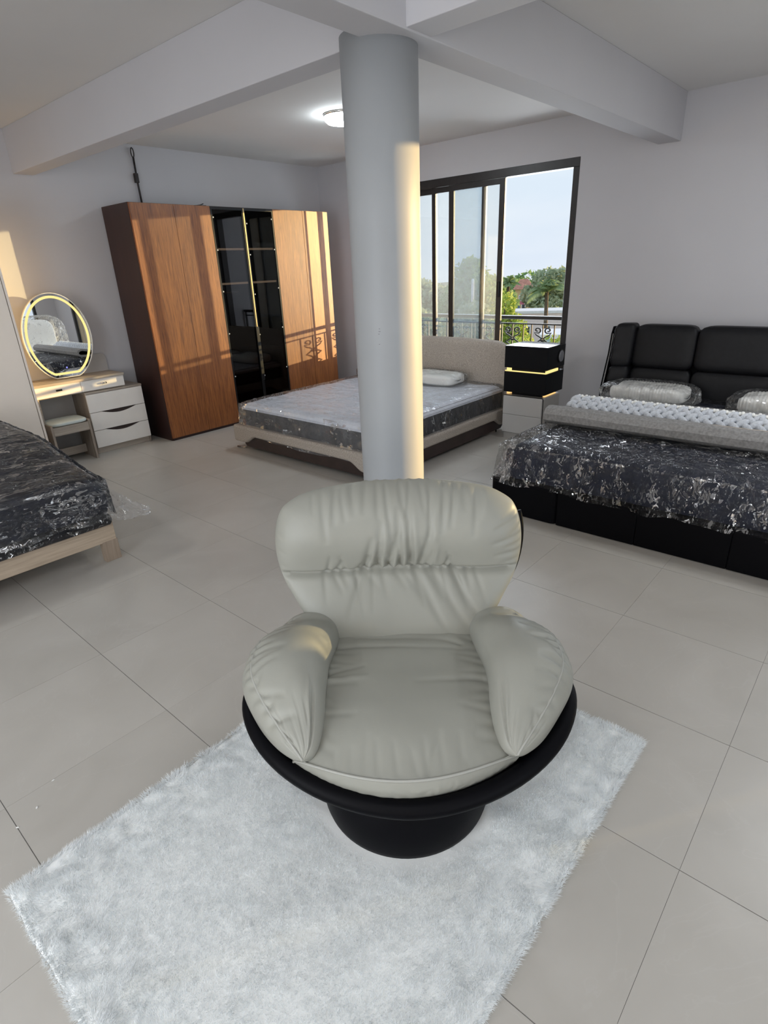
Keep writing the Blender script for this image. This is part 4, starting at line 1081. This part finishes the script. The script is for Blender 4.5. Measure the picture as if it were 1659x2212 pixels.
def tree(name, label, base, blobs, m, n, size, seed, cat='tree', group=None, trunk=.16):
    t = thing(name, label, cat, (base[0], base[1], GZ), 0, group)
    bl = [(b[0]-base[0], b[1]-base[1], b[2]-GZ, b[3], b[4], b[5]) for b in blobs]
    tag(link('foliage', foliage(bl, n, size, seed), m, t), kind='stuff')
    top = max(b[2] for b in bl)
    tb = MB().tube([(0, 0, 0), (.05, .05, top*.5), (0, 0, top*.95)], [trunk, trunk*.8, trunk*.4], 8)
    for b in bl[:4]: tb.tube([(0, .02, top*.45), (b[0]*.6, b[1]*.6, b[2]*.85), (b[0], b[1], b[2])], [trunk*.5, trunk*.35, trunk*.15], 6)
    obj('trunk', tb, M['bark'], t, smooth=True)
    return t
def palm(label, base, ztop, R, seed, nf=20, droop=1.0):
    t = thing('palm_tree', label, 'palm', (base[0], base[1], GZ)); H = ztop-GZ
    obj('trunk', MB().tube([(0, 0, 0), (.1, .05, H*.5), (.05, .1, H)], [.16, .13, .11], 8), M['bark'], t, smooth=True)
    r = random.Random(seed)
    for k in range(nf):
        az = 2*PI*k/nf+r.uniform(-.2, .2); el = r.uniform(.15, 1.3); L_ = R*r.uniform(.8, 1.1)
        mb = MB(); P = []
        for i in range(11):
            s = i/10; P.append((.05+math.cos(az)*L_*s*math.cos(el)*(1-.1*s), .1+math.sin(az)*L_*s*math.cos(el)*(1-.1*s), H+L_*(s*math.sin(el)-droop*.62*s*s)))
        mb.tube(P, [.03*(1-.09*i) for i in range(11)], 4)
        for i in range(1, 44):
            s = i/44*10; j = min(int(s), 9); q = Vector(P[j]).lerp(Vector(P[j+1]), s-j); tg = (Vector(P[j+1])-Vector(P[j])).normalized()
            sd_ = tg.cross(Vector((0, 0, 1))).normalized(); w = R*.26*math.sin(PI*min(1, .12+.86*i/44))
            for sg in (-1, 1):
                e = q+(sd_*sg*.75+tg*.5+Vector((0, 0, -.45)))*w
                mb.add([q-tg*.035, q+tg*.035, e], [(0, 1, 2)])
        obj('frond', mb, LV['palm'], t)
    return t
tree('shade_tree', 'tall round-crowned tree seen through the window glass, left of centre', (28.5, 18.6), [(28.5, 18.6, .9, 1.0, 1.0, 1.0), (28.3, 18.9, -.3, 1.2, 1.3, 1.1), (28.9, 17.9, -.2, 1.0, 1.0, 1.0), (28.5, 18.5, -1.6, 1.6, 1.6, 1.2), (28.0, 19.4, -.9, .9, .9, .9), (28.5, 18.45, 1.5, .6, .55, .45)], LV['mid'], 5200, .17, 1)
tree('shade_tree', 'broad mid green tree beside the pole behind the middle window stile', (38.5, 23.3), [(38.5, 23.3, -.2, 1.1, 1.1, 1.0), (38.0, 24.2, -1.0, 1.2, 1.2, .9), (38.9, 22.5, -1.1, 1.1, 1.1, .9), (38.4, 23.2, -2.2, 1.8, 1.8, 1.2)], LV['mid'], 3000, .20, 2)
tree('shade_tree', 'hazy pale tree group at the left of the window by the column', (48, 36), [(48.3, 35.5, -1.3, 2.2, 2.2, 1.2), (47.6, 36.9, -.8, 2.2, 2.0, 1.2), (46.6, 38.2, -1.0, 2.4, 2.2, 1.6), (48.8, 34, -1.7, 1.8, 1.8, 1.1), (47.8, 36, -3.2, 3.5, 3.2, 1.6)], LV['pale'], 5200, .30, 3)
tree('shade_tree', 'pale green bushy tree low in the window beside the column', (24, 17.6), [(24, 17.7, -1.5, 1.2, 1.2, .9), (23.6, 18.6, -1.2, 1.2, 1.1, .9), (24.2, 16.6, -2.0, 1.2, 1.0, .9), (24, 17.5, -2.8, 1.8, 1.8, 1.0)], LV['pale'], 3600, .16, 4)
tree('shade_tree', 'bright green shrubby tree just left of the dark window stile', (18.5, 11.9), [(18.5, 11.9, -.1, .62, .62, .5), (18.3, 12.4, -.6, .7, .7, .6), (18.7, 11.3, -.7, .6, .6, .6), (18.5, 11.9, -1.5, 1.0, 1.0, .8)], LV['pale'], 3000, .10, 5)
tree('citrus_tree', 'yellow green leafy tree in front of the pink building', (14.8, 8.3), [(14.75, 8.5, .45, .32, .34, .45), (14.85, 8.3, -.1, .42, .42, .45), (14.9, 8.05, -.55, .45, .4, .4), (14.8, 8.4, -.9, .7, .6, .5)], LV['yellow'], 3200, .075, 6)
tree('shade_tree', 'large green tree at the right side of the window behind the palm', (46, 21.6), [(45.0, 22.2, .1, 1.3, 1.1, 1.0), (45.5, 20.9, .0, 1.5, 1.4, 1.1), (44.6, 23.0, -.9, 1.1, 1.1, .9), (45.8, 19.6, -.5, 1.4, 1.4, 1.1), (45.3, 21.4, -1.9, 2.4, 2.4, 1.1)], LV['pale'], 4200, .22, 7)
for i, (x, y, z, r_b, lab) in enumerate(((13.5, 7.3, -.55, .62, 'green bush behind the railing scroll nearest the dark stile'), (16.2, 7.6, -.8, .8, 'green bush behind the rightmost railing scroll'), (11.9, 7.9, -.8, .6, 'low bush behind the railing, beside the bed headboard'))):
    tree('garden_bush', lab, (x, y), [(x, y, z, r_b*.62, r_b*.62, .45), (x+.3, y-.3, z-.4, r_b*.7, r_b*.7, .5), (x-.2, y+.4, z-.3, r_b*.6, r_b*.6, .45), (x, y, z-1.1, r_b, r_b, .8)], LV['yellow'] if i != 2 else LV['mid'], 2600, .075, 20+i, 'bush', None, .05)
rr_ = random.Random(3)
for k in range(7):
    az = .535-.052*k; D = 118+(k % 2)*14; x, y = D*math.cos(az), D*math.sin(az)
    h = rr_.uniform(1.6, 3.2)
    tree('distant_tree', 'hazy tree in the far row along the horizon, '+('behind the column', 'nearest the column', 'behind the tall round tree', 'above the pole', 'left of the small palm', 'above the orange roof', 'behind the coconut palm')[k], (x, y), [(x, y, -2.6, 3.2, 3.2, h), (x+2, y-3, -3.2, 3, 3, 2), (x-2, y+3, -3.2, 3, 3, 2.0)], LV['mid'], 700, .55, 40+k, 'tree')
palm('small palm with upright fronds beside the orange roofed house', (34.8, 19.75), .35, 1.15, 1, 18)
palm('large coconut palm with arching fronds at right of the window', (34.15, 16.75), -.10, 1.85, 2, 22, 1.05)
def house(label, x, y, rz, w, d, h, mwall, mroof, wins, rh=1.2, cat='house', flat=False, lift=0):
    t = thing('house', label, cat, (x, y, GZ), rz)
    wv = obj('wall', MB().box(-d/2, d/2, -w/2, w/2, 0, h), mwall, t)
    if flat: obj('parapet', MB().box(-d/2-.1, d/2+.1, -w/2-.1, w/2+.1, h, h+.16), mroof, t)
    else:
        e = .3; a, b = d/2+e, w/2+e
        mb = MB().add([(-a, -b, h), (a, -b, h), (a, b, h), (-a, b, h), (0, -b*.35, h+rh), (0, b*.35, h+rh)], [(0, 1, 4), (1, 2, 5, 4), (2, 3, 5), (3, 0, 4, 5), (0, 3, 2, 1)])
        obj('roof', mb, mroof, t)
    for wy, wz, ww, wh in wins:
        f = obj('window', MB().box(-d/2-.06, -d/2+.02, wy-ww/2, wy+ww/2, wz, wz+wh), M['wall_white'], t)
        obj('pane', MB().box(-d/2-.075, -d/2-.055, wy-ww/2+.08, wy+ww/2-.08, wz+.08, wz+wh-.08), M['darkglass'], f)
    return t
house('ochre house with an orange tiled hip roof among the trees', 70.5, 37.9, .49, 2.1, 2.2, 2.7, M['wall_ochre'], M['rooftile'], [(-.5, 1.3, .45, .7), (.35, 1.3, .45, .7), (-.05, .3, .5, .7)], 1.15)
house('long low pink building with flat roof above the railing', 37.6, 18.8, .48, 3.6, 2.4, 2.75, M['wall_pink'], M['wall_white'], [(.9, 1.2, .5, .8), (-.4, 1.2, .5, .8)], cat='building', flat=True)
house('white flat roofed building behind the long pink one', 49.5, 24.2, .47, 2.6, 3, 2.55, M['wall_white'], M['wall_white'], [(-.6, 1.2, .5, .7), (.5, 1.2, .5, .7)], cat='building', flat=True)
house('small building with a bright blue front', 43.0, 24.0, .5, 1.1, 1.4, 2.85, M['blue'], M['redsheet'], [(.0, 1.4, .4, .6)], .35)
house('pale blue wall building at the lower right of the window', 22.5, 10.25, .45, 1.6, 2.0, 3.15, M['paleblue'], M['wall_white'], [(-.2, 1.7, .5, .6)], cat='building', flat=True)
pl = thing('utility_pole', 'slender pale pink utility pole beside the tall tree', 'pole', (21.0, 13.57, GZ))
obj('pole', MB().tube([(0, 0, 0), (0, 0, 5.25)], [.085, .06], 10), M['wall_pink'], pl, smooth=True)
obj('insulator', MB().lathe([(.05, 0), (.07, .03), (.03, .12)], 10, (0, 0, 5.25)), M['wall_white'], pl)

# wrapped easy chair beyond the black bed (the mirror shows its shiny plastic)
wc = thing('wrapped_chair', 'pale easy chair bundled in shiny plastic, seen in the round mirror', 'armchair', (4.55, -1.25, 0))
obj('seat', puff(MB(), -.38, .38, -.38, .38, .05, .48, 5, 14), M['whitecloth'], wc, smooth=True)
obj('backrest', puff(MB(), -.40, .40, -.42, -.18, .30, .98, 4, 14), M['whitecloth'], wc, smooth=True)
obj('plastic_cover', bag(MB(), -.44, .44, -.46, .42, 0, 1.05, 40, .022, 30, 4, .03), M['film'], wc)
